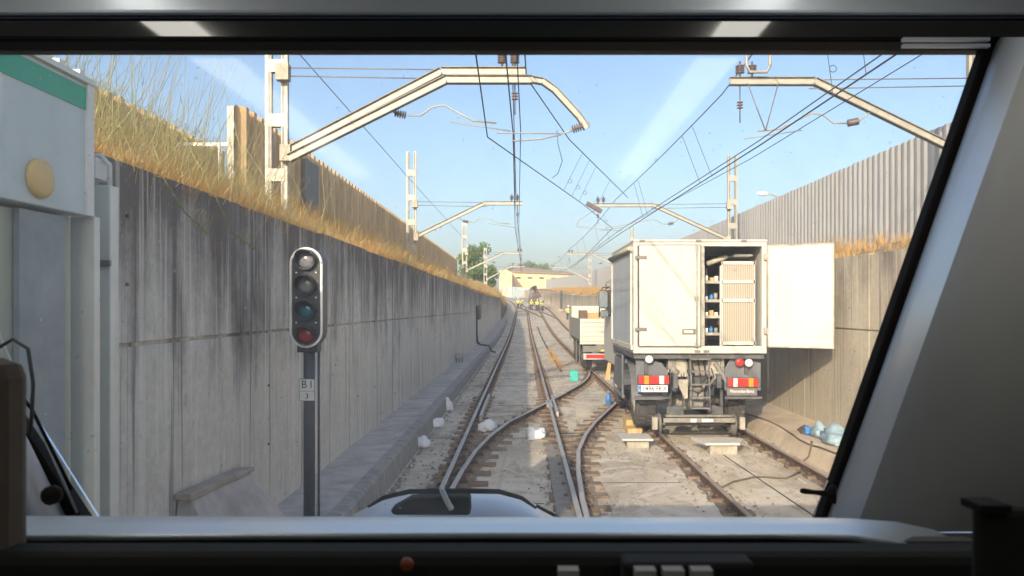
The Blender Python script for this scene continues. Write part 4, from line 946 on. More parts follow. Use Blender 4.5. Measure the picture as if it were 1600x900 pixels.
# boards, blocks
def onbox(name, c, sz, mat, label, cat, rz=0, bevel=.006):
    m = MB(); m.box(c[0]-sz[0]/2, c[0]+sz[0]/2, c[1]-sz[1]/2, c[1]+sz[1]/2, c[2], c[2]+sz[2], rot=Matrix.Rotation(R(rz), 3, 'Z'), about=c); return tag(m.build(name, M[mat], origin=c, bevel=bevel), label, cat)
t = empty('ramp_plate', (3.3, 12.35, SL), 'pale metal ramp plate resting on a grey block behind the truck', 'ramp plate')  # ramp plate and the block it rests on
m = MB(); m.box(3.07,3.52,12.25,12.5,SL,SL+.16); m.build('block', M['dusty'], t, bevel=.01)
m = MB(); m.prism([(2.86,12.75),(2.98,12.2),(3.55,12.2),(3.72,12.6),(3.6,12.75)], 'z', SL+.162, SL+.205); m.build('plate', M['truckwhite'], t, bevel=.01)
t = empty('timber_block', (2.25, 14.2, SL), 'yellow timber packing block beside the truck left rear wheel', 'timber block')
m = MB(); m.box(2.0,2.34,14.5,15.0,SL,.10); m.build('base', M['wood'], t, bevel=.01); m = MB(); m.box(1.97,2.25,14.1,14.48,SL,.0); m.build('upper', M['wood'], t, bevel=.01)
t = empty('steel_box', (1.95, 12.9, SL), 'dusty flat steel box with lid left of the truck rear', 'steel box')
m = MB(); m.box(1.78,2.16,12.8,13.05,SL,SL+.14); m.build('body', M['dusty'], t, bevel=.01); m = MB(); m.box(1.68,2.22,12.72,13.3,SL+.142,SL+.18); m.build('lid', M['truckwhite'], t, bevel=.01)
t = empty('jerrycan', (1.62, 24.5, SL), 'turquoise plastic jerrycan left of the flatbed truck', 'jerrycan')
m = MB(); m.box(1.52,1.80,24.4,24.56,SL,SL+.34); m.build('body', M['cyan'], t, bevel=.03); m = MB(); m.cyl((1.6,24.48,SL+.34),(1.6,24.48,SL+.39), .03, n=10); m.tube([(1.66,24.48,SL+.33),(1.68,24.48,SL+.38),(1.75,24.48,SL+.38),(1.76,24.48,SL+.33)], .012, 6); m.build('cap', M['cyan'], t)
t = empty('tool_canister', (2.12, 18.6, SL), 'small blue canister with grey top beside the truck front wheel', 'canister')
m = MB(); m.lathe((2.12,18.6,SL),(0,0,1),[(0,.07),(.2,.07),(.24,.04),(.3,.03)],14); m.build('body', M['blue'], t); m = MB(); m.lathe((2.12,18.6,SL+.3),(0,0,1),[(0,.035),(.04,.035)],10); m.build('cap', M['galv'], t)
m = MB(); m.prism([(2.72,SL),(2.90,SL),(2.94,.42),(2.84,.45)], 'y', 25.0, 25.06); tag(m.build('board', M['wood'], origin=(2.8,25,SL)), 'narrow upright timber board standing behind the flatbed truck', 'board')
# cable on the right walkway
random.seed(8)
m = MB(); pts = []
for i in range(40):
    y = 6+i*.28; x = 4.63+.05*math.sin(i*.5); pts.append((x, y, .125 if x > 4.6 else .1))
m.tube(pts, .014, 6); tag(m.build('loose_cable', M['rag'], origin=(4.63,6,.12)), 'long brown cable lying along the edge of the right walkway', 'cable')
m = MB(); m.tube([(4.64,12.0,.135),(4.58,11.85,.11),(4.5,11.75,-.05),(4.4,11.7,-.11)], .014, 6); tag(m.build('loose_cable', M['rag'], origin=(4.55,11.9,.1)), 'short cable end hanging down the right walkway edge', 'cable')
m = MB(); m.tube([(2.6,9.9,-.11),(2.9,10.3,-.11),(3.3,10.6,-.11),(3.7,10.5,-.11),(4.05,10.9,-.11)], .012, 6); tag(m.build('loose_cable', M['rag'], origin=(2.6,9.9,-.12)), 'thin cable crossing between the rails behind the truck', 'cable')
m = MB(); m.tube([(.72,13.9,-.05),(.95,13.7,-.02),(1.15,13.8,-.05),(1.35,13.6,-.08)], .012, 6); tag(m.build('loose_cable', M['black'], origin=(.7,13.9,-.1)), 'black cable curled between the switch rails', 'cable')
# loose stones and grit beside the rails
random.seed(77); m = MB()
def stone(m, x, y, r):
    b = len(m.v); k = [random.uniform(.6,1.2)*r for _ in range(6)]; z = SL+zt(y)+.006
    m.v += [(x+k[0],y,z),(x,y+k[1],z),(x-k[2],y,z),(x,y-k[3],z),(x+r*.2,y+r*.1,z+k[4]*.9)]
    for q in ((0,1,4),(1,2,4),(2,3,4),(3,0,4)): m.face(tuple(b+i for i in q))
for i in range(5200):
    y = 7.6+34*random.random()**1.7; f = random.choice([fa,fa,fb,fb,cA,cB,fc,fd]); x = f(y)+random.gauss(0,.24)
    if x < -1.78: continue
    stone(m, x, y, random.uniform(.010,.032))
for i in range(900):
    y = 8+20*random.random(); stone(m, random.uniform(-1.75, 4.4), y, random.uniform(.006,.018))
for i in range(700):
    y = 8+30*random.random(); stone(m, -1.76+abs(random.gauss(0,.05)), y, random.uniform(.01,.03))
tag(m.build('gravel', simple('brown_grey_gravel', (.30,.24,.18), .95, 0, .5, 20, (.14,.1,.07)), fix=False), 'scattered grit and small stones along the rails', 'gravel', kind='stuff')
# ------------------------------------------------------------------ grass on the banks
def bankz(x, y):
    z = zt(y)
    if x < 0:
        c = cx(y); x -= c; t_ = (x+5.1)/(XWL-.25+5.1); t_ = max(0, min(1, t_)); up = 4.15+z*.7; t2 = 0 if y <= 86 else min(1, (y-86)/40); lw = (3.12+z*.3)*(1-t2)+(z+.15)*t2; return up+(lw-up)*t_
    x -= cx(y)
    if x < 7.08: return 3.02+z*.75+(x-5.73)/1.35*.38
    return 3.4+z*.75+(x-7.08)/2.22*(.55-.05*z)
random.seed(21)
def grass(name, xr, y0, y1, n, h, mat, label, power=1.8, hfun=None, dens=None):
    m = MB()
    for i in range(n):
        y = y0+(y1-y0)*random.random()**power; x = random.uniform(*xr)+cx(y)
        if dens and random.random() > dens(x, y): continue
        k = 1+y/40; hh = h*(.6+.6*random.random())*(hfun(x, y) if hfun else 1)
        blades(m, x, y, bankz(x, y)-.02, hh*(.85 if y < 12 and x < 0 else 1), 8, .13*k, (.0034 if y < 14 else .0048)*k, 1.0)
    o = m.build(name, M[mat], fix=False); tag(o, label, 'grass', kind='stuff')
sm = lambda y, a, b: .55+.45*math.sin(y*a+b)
grass('dry_grass', (-5.15,-2.72), 4.5, 84, 15000, .46, 'drygrass', 'golden dry grass covering the left bank above the wall', hfun=lambda x, y: .55+.55*sm(y,.9,1)*sm(x,2.1,0)+(.3 if x < -4.2 else 0))
grass('straw_grass', (-5.15,-2.75), 5, 84, 7000, .58, 'drygrass2', 'pale taller straw stalks among the grass of the left bank', hfun=lambda x, y: .5+.6*sm(y,.7,2))
grass('dry_grass', (5.85,9.05), 9, 190, 8000, .60, 'drygrass', 'reddish dry grass along the foot of the right barrier', hfun=lambda x, y: (.25+.95*sm(y,.35,.2)*sm(y,1.3,x)) , dens=lambda x, y: (.1+.6*(x-5.8)/3.2)*(.25+.75*sm(y,.6,1)))
grass('dry_grass', (-9,-2.9), 86, 150, 2500, .6, 'drygrass2', 'dry grass on the slope beyond the end of the left wall', power=1)
# tufts that hang over the left wall's coping
random.seed(4); m = MB()
for i in range(800):
    y = 4.6+60*random.random()**2; blades(m, -2.78, y, 3.18, .22, 3, .1, .004*(1+y/30))
tag(m.build('coping_grass', M['drygrass'], fix=False), 'fringe of short dry grass along the coping of the left wall', 'grass', kind='stuff')
# green broom bush
random.seed(17)
t = empty('broom_bush', (-3.6, 6.6, 3.3), 'large wiry green broom bush growing above the left wall beside the booth', 'bush')
m = MB(); fl = MB()
for i in range(1200):
    bx, by = random.gauss(-3.75,.55), random.uniform(4.4, 9.8); bz = bankz(bx, by)-.02 if bx < -2.8 else 3.2
    a = random.uniform(0, 6.28); L = random.uniform(.35, 1.0)*(1.25 if random.random() < .22 else .75); lean = random.uniform(.05,.65); kx, ky = math.cos(a)*lean, math.sin(a)*lean; ky += .12
    pts = []
    for q in range(5):
        s_ = q/4; pts.append((bx+kx*L*s_**1.3+random.gauss(0,.012), by+ky*L*s_**1.3, bz+L*s_*(1-.15*lean)))
    m.tube(pts, [.0034,.003,.0026,.002,.0012], 3, cap=False)
for i in range(90):      # long wands against the sky
    bx, by = random.uniform(-4.3,-3.2), random.uniform(5.2, 9.4); bz = bankz(bx, by); L = random.uniform(1.1, 1.75)*(.75 if by < 6.3 else 1); kx = random.uniform(-.1,.45); pts = [(bx+kx*L*(q/6)**1.2, by+.15*(q/6), bz+L*q/6) for q in range(7)]
    m.tube(pts, [.0038,.0036,.0032,.003,.0024,.002,.0012], 3, cap=False)
m.build('stems', M['broom'], t, fix=False)
random.seed(18); m = MB()
for i in range(3500):
    bx, by = random.gauss(-3.7,.5), random.uniform(4.8, 9.2); bz = bankz(bx, by)+random.uniform(0,.75); a = random.uniform(0,6.28); L = .07
    m.tri((bx,by,bz),(bx+.004,by+.004,bz),(bx+math.cos(a)*L,by+math.sin(a)*L,bz+L))
m.build('leaves', M['broom'], t, fix=False)
for k, (y, z, L, lb) in enumerate([(5.2,3.0,.35,'thin pale twig hanging over the left wall nearest the booth'),(6.1,2.95,.5,'longer yellow-green sprig arching over the left wall before the signal')]):
    m = MB(); m.tube([(-2.75,y,3.25),(-2.56,y+.1,3.22),(-2.50,y+.3,z),(-2.48,y+.3+L,z-.12)], .006, 4)
    for q in range(5): m.tube([(-2.49,y+.35+L*q/5,z-.06-.02*q),(-2.45,y+.42+L*q/5,z+.04)], .0035, 3)
    tag(m.build('hanging_twig', M['weed'], origin=(-2.75,y,3.25), fix=False), lb, 'twig')
# ------------------------------------------------------------------ trees
def tree(name, x, y, z, h, r, label, seed, n=2600, trunk=.18, group=None, leafs=.22):
    random.seed(seed); t = empty(name, (x,y,z), label, 'tree', group)
    m = MB(); m.tube([(x,y,z-.3),(x+.1,y,z+h*.3),(x-.05,y,z+h*.6),(x,y,z+h*.85)], [trunk,trunk*.75,trunk*.5,trunk*.2], 8)
    cl = []
    for k in range(16):
        a = random.uniform(0,6.28); rr = r*random.uniform(.2,.85); zz = z+h*random.uniform(.22,.95); f = 1-.5*abs((zz-z)/h-.5)
        c = Vector((x+rr*math.cos(a)*f, y+rr*math.sin(a)*f, zz)); cl.append((c, r*random.uniform(.28,.5)))
        m.tube([(x,y,z+(zz-z)*.5), (x+(c.x-x)*.6, y+(c.y-y)*.6, z+(zz-z)*.8), tuple(c)], [trunk*.35,trunk*.2,trunk*.08], 5)
    m.build('trunk', M['bark'], t)
    m = MB()
    for i in range(n):
        c, cr = random.choice(cl); d = Vector((random.gauss(0,1),random.gauss(0,1),random.gauss(0,.8))); d.normalize(); p = c+d*cr*random.random()**.4
        u = Vector((random.gauss(0,1),random.gauss(0,1),random.gauss(0,1))).normalized(); v = u.orthogonal().normalized(); s_ = leafs*random.uniform(.5,1.1)
        m.quad(p-u*s_, p+v*s_*.45, p+u*s_, p-v*s_*.45)
    m.build('crown', M['foliage'], t, fix=False)
tree('broadleaf_tree', -5.9, 88, 4.9, 5.0, 2.0, 'bright green bushy tree beyond the end of the left barrier', 41, 3600)
tree('broadleaf_tree', -4.7, 100, 4.4, 3.6, 1.5, 'lower green tree right of the bushy one, beside the yellow building', 42, 2600)
for k, (px, py, Y, h, lb) in enumerate([(806,412,262,6.5,'rounded tree behind the left end of the yellow building roof'),(832,411,264,6,'tree behind the middle of the yellow building roof'),(848,413,266,5.5,'greyish tree behind the right part of the yellow building roof')]):
    p = W(px, py, Y); tree('distant_tree', p.x, Y, p.z-h, h, 3.2, lb, 50+k, 900, .3, 'trees behind the yellow building', .5)
# ------------------------------------------------------------------ yellow building
BY = 232; t = empty('yellow_building', (1.5, BY, 5), 'long yellow building with brown roof across the end of the line', 'building')
bl, br_ = W(800,425,BY), W(893,434,BY); zb = 3.5
m = MB(); m.prism([(bl.x,zb),(br_.x,zb),(br_.x,br_.z+1.0),(bl.x,bl.z)], 'y', BY, BY+14); m.build('wall', M['yellowwall'], t)
m = MB(); b = len(m.v); r0 = W(790,419,BY+5); r1 = W(880,426,BY+5)
m.v += [(bl.x-.6,BY-.8,bl.z-.05),(br_.x+.8,BY-.8,br_.z+.95),(br_.x+.8,BY-.8,br_.z+1.15),(bl.x-.6,BY-.8,bl.z+.2),(bl.x+1,BY+7,bl.z+2.0),(br_.x-1,BY+7,br_.z+2.3),(bl.x-.6,BY+14,bl.z),(br_.x+.8,BY+14,br_.z+1)]
for q in ((0,1,2,3),(3,2,5,4),(4,5,7,6),(0,3,4,6),(1,7,5,2)): m.face(tuple(b+i for i in q))
m.build('roof', M['roof'], t)
for k, px in enumerate((810, 828, 846.5, 865, 882)):
    p = W(px, 434+(.3*k), BY); m = MB(); m.box(p.x-.75, p.x+.75, BY-.06, BY+.02, p.z-.28, p.z+.28); q = m.build('window', M['glassdark'], t); m = MB(); m.box(p.x-.85, p.x+.85, BY-.1, BY-.061, p.z-.36, p.z-.29); m.build('sill', M['white'], q)
m = MB(); wl = W(780,420,BY-12); wr = W(800,424,BY-12); m.prism([(wl.x,2.5),(wr.x,2.5),(wr.x,wr.z-.3),((wl.x+wr.x)/2,wr.z+.6),(wl.x,wl.z-.5)], 'y', BY-12, BY+2); m.build('wing', M['yellowwall'], t)
m = MB(); m.box(wl.x+.2, wl.x+1.2, BY-12.06, BY-12, 6.5, 8); m.box(wl.x+1.8, wl.x+2.8, BY-12.06, BY-12, 6.5, 8); m.build('shutter', M['fence_r'], t)
# rooftop house line behind
m = MB(); p = W(905,437,260); m.box(p.x-2, p.x+3, 260, 268, 5, p.z); tag(m.build('grey_house', M['fence_r'], origin=(p.x,260,5)), 'small grey house right of the yellow building', 'house')
# grey fence across the end of the line
m = MB(); 
for k in range(30):
    x = -4.4+k*.45; y = 205+k*.35; m.box(x, x+.4, y, y+.06, 4.4, 8.0-.02*k)
tag(m.build('end_fence', simple('blue_grey_sheet', (.42,.50,.52), .6), origin=(0,205,5)), 'blue-grey sheet fence in front of the yellow building', 'fence')
# black post and foundation
t = empty('black_post', W(877,484,105), 'slim black post on a concrete pad beside the far right wall', 'post'); p = W(877,484,105)
m = MB(); m.box(p.x-.12, p.x+.12, 105, 105.2, p.z, p.z+2.7); m.build('shaft', M['black'], t); m = MB(); m.box(p.x-.45, p.x+.4, 104.8, 105.5, p.z-.25, p.z+.12); m.build('pad', M['dusty'], t)
# street lamp beyond the right barrier
t = empty('street_lamp', (15.8, 45, 4.2), 'street lamp with pale head rising behind the right barrier', 'street lamp')
m = MB(); m.tube([(15.8,45,4.2),(15.8,45,8.4),(15.6,45,8.85),(15.0,45,9.1),(14.6,45,9.15)], [.09,.07,.06,.05,.05], 8); m.build('post', M['galv'], t); m = MB(); m.lathe((14.75,45,9.14),(-1,0,.05),[(0,.05),(.1,.13),(.45,.15),(.6,.08),(.65,0)],12); m.build('lamp_head', M['white'], t)
# ------------------------------------------------------------------ machine and workers
my = 120; mx = 1.75; mz = zt(my)
t = empty('excavator', (mx, my, mz), 'brown and grey track excavator among the workers on the line', 'excavator')
m = MB()
for s in (-.75, .75): m.prism([(my-1.2,mz+.02),(my+1.2,mz+.02),(my+1.45,mz+.35),(my+1.2,mz+.68),(my-1.2,mz+.68),(my-1.45,mz+.35)], 'x', mx+s-.22, mx+s+.22)
m.build('crawler', M['chassis'], t, bevel=.05)
m = MB(); m.box(mx-.95, mx+.95, my-1.2, my+1.0, mz+.75, mz+1.9); m.box(mx-.3, mx+.95, my-.9, my+.6, mz+1.9, mz+2.5); m.build('body', simple('rusty_brown_paint', (.11,.08,.06), .7, 0, .4, 2), t, bevel=.08)
m = MB(); m.box(mx-.9, mx-.05, my-.2, my+1.1, mz+1.6, mz+2.7); m.build('cabin', M['guard'], t, bevel=.08)
m = MB(); m.bar((mx+.3,my+.6,mz+1.5),(mx+.2,my+1.4,mz+3.6), .42, .5); m.bar((mx+.2,my+1.4,mz+3.6),(mx-.5,my-.6,mz+3.2), .4, .45); m.bar((mx+.2,my+.2,mz+3.45),(mx+1.1,my-.9,mz+1.7), .22, .24); m.build('boom', simple('dark_brown_boom', (.12,.07,.05), .7, 0, .4, 2), t, bevel=.03)
m = MB(); m.prism([(my-1.3,mz+1.9),(my-.6,mz+1.8),(my-.5,mz+1.2),(my-1.0,mz+.95),(my-1.4,mz+1.3)], 'x', mx+.7, mx+1.5); m.build('bucket', M['galv_d'], t)
def skin_mesh(name, verts, edges, radii, mat, parent, root=0, sub=1):
    me = bpy.data.meshes.new(name); me.from_pydata(verts, edges, [])
    o = bpy.data.objects.new(name, me); col.objects.link(o); o.modifiers.new('s', 'SKIN')
    for i, r in enumerate(radii): me.skin_vertices[0].data[i].radius = (r, r*.85 if r > .11 else r); me.skin_vertices[0].data[i].use_root = (i == root)
    sb = o.modifiers.new('u', 'SUBSURF'); sb.levels = sub; sb.render_levels = sub
    dg = bpy.context.evaluated_depsgraph_get(); nm = bpy.data.meshes.new_from_object(o.evaluated_get(dg)); bpy.data.objects.remove(o)
    nm.materials.clear(); nm.materials.append(mat)
    for p in nm.polygons: p.use_smooth = True
    q = bpy.data.objects.new(name, nm); col.objects.link(q); q.parent = parent; return q
def person(x, y, z, rz, label, bend=0, armup=0, group=None, trousers='trousers', stride=.12):
    t = empty('person', (x,y,z), label, 'person', group); t.rotation_euler = (0,0,R(rz)); t.scale = (1,1,1)
    b = R(bend); hip = Vector((0,0,.92))
    def up(d, sx=0, fy=0): return hip+Vector((sx, math.sin(b)*d+fy*math.cos(b), math.cos(b)*d-fy*math.sin(b)))
    V = [hip, up(.22), up(.42), up(.54), up(.62), up(.78), (-.10,0,.88),(-.12,stride*.6,.48),(-.12,stride*.2,.08),(-.12,stride*.2+.14,.03), (.10,0,.88),(.12,-stride*.3,.48),(.12,-stride,.08),(.12,-stride+.14,.03),
         up(.50,-.19), up(.25,-.26,.05), up(.1+armup*.3,-.24,.25), up(.50,.19), up(.25,.26,.05), up(.08+armup*.3,.22,.25)]
    V = [tuple(v) for v in V]
    E = [(0,1),(1,2),(2,3),(3,4),(4,5),(0,6),(6,7),(7,8),(8,9),(0,10),(10,11),(11,12),(12,13),(3,14),(14,15),(15,16),(3,17),(17,18),(18,19)]
    Rr = [.13,.125,.15,.09,.055,.10,.085,.06,.045,.04,.085,.06,.045,.04,.06,.042,.035,.06,.042,.035]
    skin_mesh('body', V, E, Rr, M['skin'], t)
    k = [0,1,2,3,14,15,17,18]; idx = {o: i for i, o in enumerate(k)}
    k2 = k; ve = [V[i] for i in k2]; e2 = [(0,1),(1,2),(2,3),(3,4),(4,5),(3,6),(6,7)]
    skin_mesh('jacket', ve, e2, [.15,.15,.175,.12,.085,.065,.085,.065], M['hivis'], t)
    k = [0,6,7,8,10,11,12]; ve = [V[i] for i in k]; skin_mesh('trousers', ve, [(0,1),(1,2),(2,3),(0,4),(4,5),(5,6)], [.14,.105,.085,.075,.105,.085,.075], M[trousers], t)
    m = MB(); c = Vector(V[5]); ax = Vector((0, math.sin(b), math.cos(b))); m.lathe(c+ax*.02, ax, [(0,.125),(.01,.115),(.06,.105),(.1,.07),(.12,0)], 12); o0 = worldloc(t)
    me_o = m.build('helmet', M['plastic_w'], None); me_o.parent = t
    return t
gw = 'workers in yellow hi-vis clothing'
wz = zt
person(-.35, 115, wz(115), 200, 'worker in yellow jacket bending forward left of the excavator', 45, 0, gw)
person(-.85, 117, wz(117), 160, 'worker in yellow jacket standing furthest left of the excavator', 10, .5, gw)
person(1.2, 112, wz(112), 180, 'worker in yellow jacket leaning in front of the excavator', 30, 0, gw)
person(2.0, 110, wz(110), 190, 'worker in yellow jacket walking just in front of the excavator bucket', 12, .3, gw)
person(2.75, 108, wz(108), 150, 'worker in yellow jacket stooping right of the excavator', 35, 0, gw)
person(5.05, 84, wz(84)-.05, 175, 'worker in yellow vest and dark trousers standing alone left of the flatbed', 4, .2, gw)
# ------------------------------------------------------------------ driver's cab round the camera
t = empty('train_cab', (0, .6, 1.2), "dark train driver's cab framing the view with sill, pillars and header", 'train cab')
GY = 1.5
def wp(px, py, Y=GY): p = W(px, py, Y); return (p.x, p.z)
# windscreen glass
m = MB(); a = wp(-330,60); b = wp(1580,60); c = wp(1262,850); d = wp(168,850)
m.prism([a, b, c, d], 'y', GY+.02, GY+.026); m.build('windscreen', M['glass'], t)
# black rubber seals on both slanted edges
def slab(mb, p, q, r_, s_, y0, y1): mb.prism([p, q, r_, s_], 'y', y0, y1)
m = MB(); slab(m, wp(1528,70,GY+.03), wp(1592,70), wp(1326,815), wp(1268,815,GY+.03), GY-.005, GY+.03); m.build('seal', M['rubber'], t, bevel=.004); m = MB(); slab(m, wp(-330,80,GY+.03), wp(-385,80), wp(96,830), wp(152,815,GY+.03), GY-.005, GY+.03); m.build('seal', M['rubber'], t, bevel=.004)
m = MB(); m.tube([(wp(1556,86)[0], GY-.008, wp(1556,86)[1]), (wp(1290,812)[0], GY-.008, wp(1290,812)[1])], .002, 6); m.build('seal_bead', M['cabgrey'], t); m = MB(); m.tube([(wp(-20,470)[0],GY-.008,wp(-20,470)[1]),(wp(124,800)[0],GY-.008,wp(124,800)[1])], .003, 6); m.build('seal_bead', M['cabgrey'], t)
# right pillar: skylight painted in, pale flank by the glass, dark towards the driver
def vq(px, py, Y): return tuple(W(px, py, Y))
def ribbon(lines, mats, name, steps=1, smooth=True):
    m = MB(); m.smooth = smooth; n = len(lines[0]); base = 0
    for L_ in lines: m.v += [tuple(p) for p in L_]
    for i in range(len(lines)-1):
        for j in range(n-1): m.mi = mats[min(i, len(mats)-1)][1]; m.face((i*n+j, i*n+j+1, (i+1)*n+j+1, (i+1)*n+j))
    return m
tops = [(1568,60,1.48),(1586,60,1.40),(1606,60,1.28),(1626,60,1.18),(1660,60,1.08),(1760,60,1.0),(2300,60,.75)]
bots = [(1297,830,1.48),(1308,830,1.40),(1324,830,1.30),(1348,830,1.20),(1385,830,1.12),(1480,830,1.04),(2300,830,.75)]
lines = []
for a_, b_ in zip(tops, bots): lines.append([vq(*a_), vq(*[(u+v)/2 for u, v in zip(a_, b_)]), vq(*b_)])
m = ribbon(lines, [('x',0),('x',0),('x',0),('x',1),('x',1),('x',1)], 'p'); pr = m.build('pillar', [M['cabgrey'], M['cabdark']], t, fix=False)
so_ = pr.modifiers.new('s', 'SOLIDIFY'); so_.thickness = .02; so_.offset = 0
# left pillar
tops = [(-350,80,1.48),(-400,80,1.30),(-600,80,.9)]
bots = [(124,830,1.48),(60,830,1.30),(30,830,1.22),(-10,830,1.1)]
l0 = [vq(-380,60,1.48), vq(-48,520,1.48), vq(104,830,1.48)]; l1 = [vq(-420,60,1.36), vq(-70,520,1.38), vq(70,830,1.38)]; l2 = [vq(-520,60,1.2), vq(-95,520,1.2), vq(38,830,1.22)]
m = ribbon([l0,l1,l2], [('x',0)], 'p'); pl_ = m.build('pillar', [M['cabgrey']], t, fix=False); q = pl_.modifiers.new('s', 'SOLIDIFY'); q.thickness = .02; q.offset = 0
m = MB(); m.box(-1.35, W(46,600,.75).x-.0, .70, .76, 1.2, 2.25); m.build('door_edge', simple('dark_brown_lining', (.15,.125,.10), .85), t, bevel=.02)
# header
zt1 = W(0,86,GY).z
m = MB(); m.box(-1.5, 1.3, GY-.02, GY+.05, W(0,84,GY+.05).z+.004, W(0,24,GY-.02).z); m.build('header_band', M['band'], t, bevel=.004)
m = MB(); z_ = W(0,84,GY+.05).z; m.box(-1.5, 1.25, GY-.024, GY+.052, z_-.002, z_+.004); m.build('header_edge', M['rubber'], t)
m = MB(); m.cyl((-1.5,GY-.03,W(0,58,GY-.03).z),(1.05,GY-.03,W(0,60,GY-.03).z), .0025, n=10); m.cyl((-1.5,GY-.03,W(0,24,GY-.03).z),(1.1,GY-.03,W(0,24,GY-.03).z), .003, n=10); m.build('blind_rod', M['rubber'], t)
m = MB(); m.box(-1.5, 1.35, GY-.045, GY-.022, W(0,20,GY-.045).z, 2.96); m.build('header_trim', M['cabgrey'], t, bevel=.006)
m = MB(); 
for py in (62, 72): p0 = W(1410,py,GY-.05); p1 = W(1545,py,GY-.05); m.bar(p0, p1, .01, .006)
m.build('blind_clip', M['cabgrey'], t)
# shell
m = MB(); m.box(-1.5,1.5,-1.4,GY+.06,2.96,2.99); m.build('ceiling', M['cabdark'], t)
m = MB(); m.box(-1.52,-1.5,-1.4,.9,.6,2.96); m.box(1.5,1.52,-1.4,1.3,.6,2.96); m.box(-1.5,1.5,-1.42,-1.4,.6,2.96); m.build('lining', M['cabdark'], t)
m = MB(); m.box(-1.5,1.5,-1.4,1.9,.58,.6); m.build('floor', M['cabblack'], t)
m = MB(); m.box(-1.5,-1.05,GY+.03,GY+.06,.6,1.8); m.box(-1.2,1.5,GY+.05,GY+.09,.6,1.83); m.build('nose_panel', M['nose'], t)
m = MB(); m.quad((-1.52,.9,.6),(-1.52,GY+.05,.6),(-1.52,GY+.05,1.9),(-1.52,.9,1.9)); m.quad((1.52,1.3,.6),(1.52,GY+.05,.6),(1.52,GY+.05,2.96),(1.52,1.3,2.96)); m.build('side_panel', M['cabdark'], t)
# ceiling tubes, lit: their reflections show in the header band and faintly in the glass
for x in (-.80, .50):
    m = MB(); m.box(x-.045, x+.045, -.6, 1.38, 2.93, 2.955); m.build('ceiling_light', M['tube'], t)
# sill: rolled rim, right end curving down
up_ = ((-60,806),(400,807),(800,808),(1200,808),(1330,810),(1400,815),(1460,828),(1500,848),(1532,880),(1542,940))
lo_ = ((-60,838),(400,835),(800,834),(1200,834),(1330,837),(1390,845),(1436,860),(1470,884),(1486,905),(1492,950))
m = MB(); m.smooth = True; rows = [[W(px,py+1.5,.876) for px, py in up_], [W(px,py,.866) for px, py in up_], [W((a[0]+b[0])/2,(a[1]+b[1])/2-1.2,.831) for a, b in zip(up_,lo_)], [W(px,py-2,.806) for px, py in lo_], [W(px,py,.80) for px, py in lo_], [W(px,py+8,.803) for px, py in lo_]]
for r_ in rows: m.v += [tuple(p) for p in r_]
for i in range(5):
    for j in range(9): m.face((i*10+j, i*10+j+1, (i+1)*10+j+1, (i+1)*10+j))
q_ = m.build('sill_rim', M['sill'], t, fix=False)
m = MB(); P = [Vector(p) for p in rows[0]]
for a, b in zip(P[:-1], P[1:]):
    m.quad(a, b, b+Vector((0,.62,-.20)), a+Vector((0,.62,-.20)))
m.build('desk_top', M['cabdark'], t, fix=False)
m = MB(); m.box(-1.4, W(1500,880,.84).x, .812, .83, 1.3, W(0,838,.83).z); m.build('desk_recess', simple('grey_desk_edge', (.10,.09,.085), .7), t)
m = MB(); m.box(-1.4, 1.4, .70, .745, 1.2, W(0,856,.72).z); m.build('desk_front', M['cabblack'], t, bevel=.01)
# switch panel and buttons at the very bottom
m = MB(); m.box(W(975,0,.66).x, W(1180,0,.66).x, .66, .69, 1.9, W(0,880,.66).z); sw = m.build('switch_panel', M['cabblack'], t, bevel=.004)
for px in (1008, 1052, 1096, 888): m = MB(); p = W(px, 896, .65); m.box(p.x-.009, p.x+.009, .645, .658, p.z-.006, p.z+.004); m.build('button', M['cabdark'], sw)
m = MB(); p = W(636,881,.69); m.lathe(p, (0,-1,0), [(0,.0065),(.005,.005),(.006,0)], 12); m.build('indicator', M['orangelamp'], t)
m = MB(); a = W(1532,788,.55); m.box(a.x, a.x+.12, .55, .565, 1.9, W(0,795,.55).z); m.build('side_box', M['cabblack'], t, bevel=.006); m = MB(); m.box(a.x-.003, a.x+.02, .545, .57, W(0,800,.55).z, W(0,787,.55).z); m.build('side_box_lip', M['rubber'], t)
# window hook on the right, knob on the left
p = W(1306,773,1.1); m = MB(); m.lathe(p, (-.9,.5,0), [(0,.014),(.006,.014),(.012,.005),(.03,.0035),(.045,.0045),(.05,.003)], 12); m.build('window_catch', M['rubber'], t)
p = W(85,772,.95); m = MB(); m.lathe(p, (0,-1,0), [(0,.012),(.01,.012),(.014,0)], 12); m.build('window_catch', M['rubber'], t)
m = MB(); m.tube([tuple(W(-5,545,1.2)), tuple(W(20,530,1.2)), tuple(W(44,545,1.2)), tuple(W(52,600,1.2)), tuple(W(48,680,1.2))], .003, 8); m.build('grab_handle', M['guard'], t)
m = MB(); m.tube([tuple(W(-10,560,1.35)), tuple(W(50,640,1.35)), tuple(W(112,765,1.35))], .003, 6); m.build('seam', M['rubber'], t)
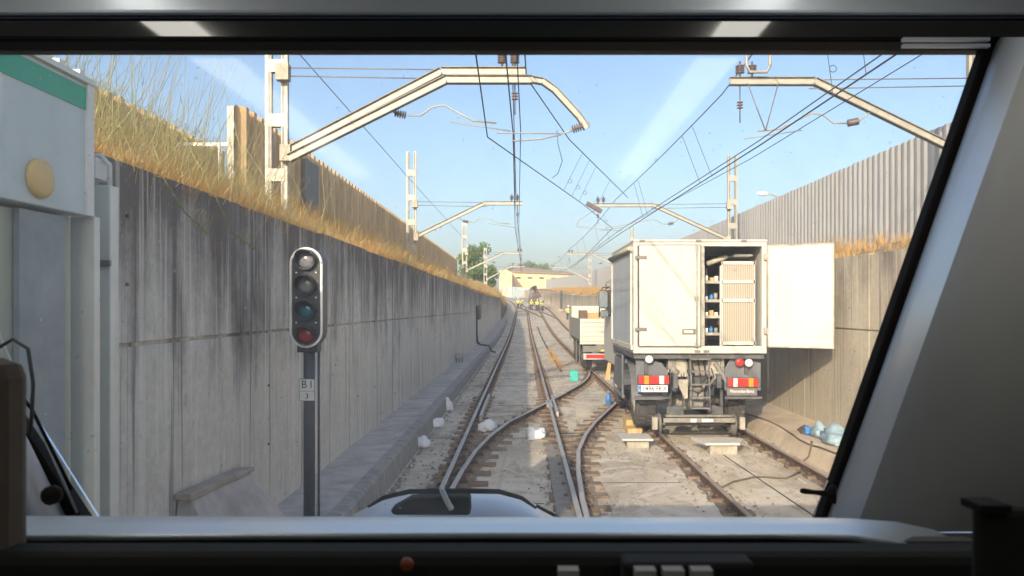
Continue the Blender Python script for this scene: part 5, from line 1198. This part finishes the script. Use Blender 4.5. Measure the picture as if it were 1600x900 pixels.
# wiper gear on the nose, outside the glass
wy = 1.75
m = MB(); m.smooth = True; out = ((555,808),(590,790),(640,776),(700,770),(770,771),(812,781),(840,796),(868,812)); nn_ = len(out)
for fr, yy, dp in ((0,2.30,0),(.25,2.2,2),(.6,2.0,9),(1,1.78,30)):
    for (px, py) in out: m.v.append(tuple(W(px, py+dp+(20 if fr == 1 else 0), yy)))
for i in range(3):
    for j in range(nn_-1): m.face((i*nn_+j, i*nn_+j+1, (i+1)*nn_+j+1, (i+1)*nn_+j))
wc = m.build('wiper_cowl', M['nose'], t, fix=False); q = wc.modifiers.new('s', 'SOLIDIFY'); q.thickness = .01
m = MB(); n0 = [W(px, py, wy) for px, py in ((608,798),(640,780),(690,776),(734,776),(735,806),(614,806))]
m.prism([(p.x, p.z) for p in n0], 'y', wy, wy+.05); wp_ = m.build('wiper_motor', M['rubber'], t, bevel=.008)
m = MB(); m.tube([tuple(W(px,py,wy-.02)) for px, py in ((575,792),(600,777),(640,768),(720,767),(780,768),(815,778),(838,794))], [.003,.005,.006,.006,.006,.005,.003], 8); m.build('wiper_blade', M['rubber'], t)
m = MB(); m.tube([tuple(W(px,py,wy-.03)) for px, py in ((706,796),(698,782),(690,764))], .0065, 8); m.build('wiper_arm', M['steelpost'], t)
m = MB(); m.tube([tuple(W(px,py,wy+.02)) for px, py in ((838,790),(860,802),(885,815))], .004, 6); m.build('wiper_link', M['rubber'], t)

# ------------------------------------------------------------------ thin haze in the air
hz = bpy.data.materials.new('thin_haze'); hz.use_nodes = True; tn = hz.node_tree; tn.nodes.clear()
ho = tn.nodes.new('ShaderNodeOutputMaterial'); hv = tn.nodes.new('ShaderNodeVolumePrincipled'); hv.inputs['Color'].default_value = (.92,.95,1,1); hv.inputs['Density'].default_value = .0011; hv.inputs['Anisotropy'].default_value = 0
tn.links.new(hv.outputs[0], ho.inputs['Volume'])
m = MB(); m.box(-960, 960, -60, 760, -2.2, 26); tag(m.build('haze', hz), 'thin pale haze hanging over the far end of the line', 'haze', kind='stuff')
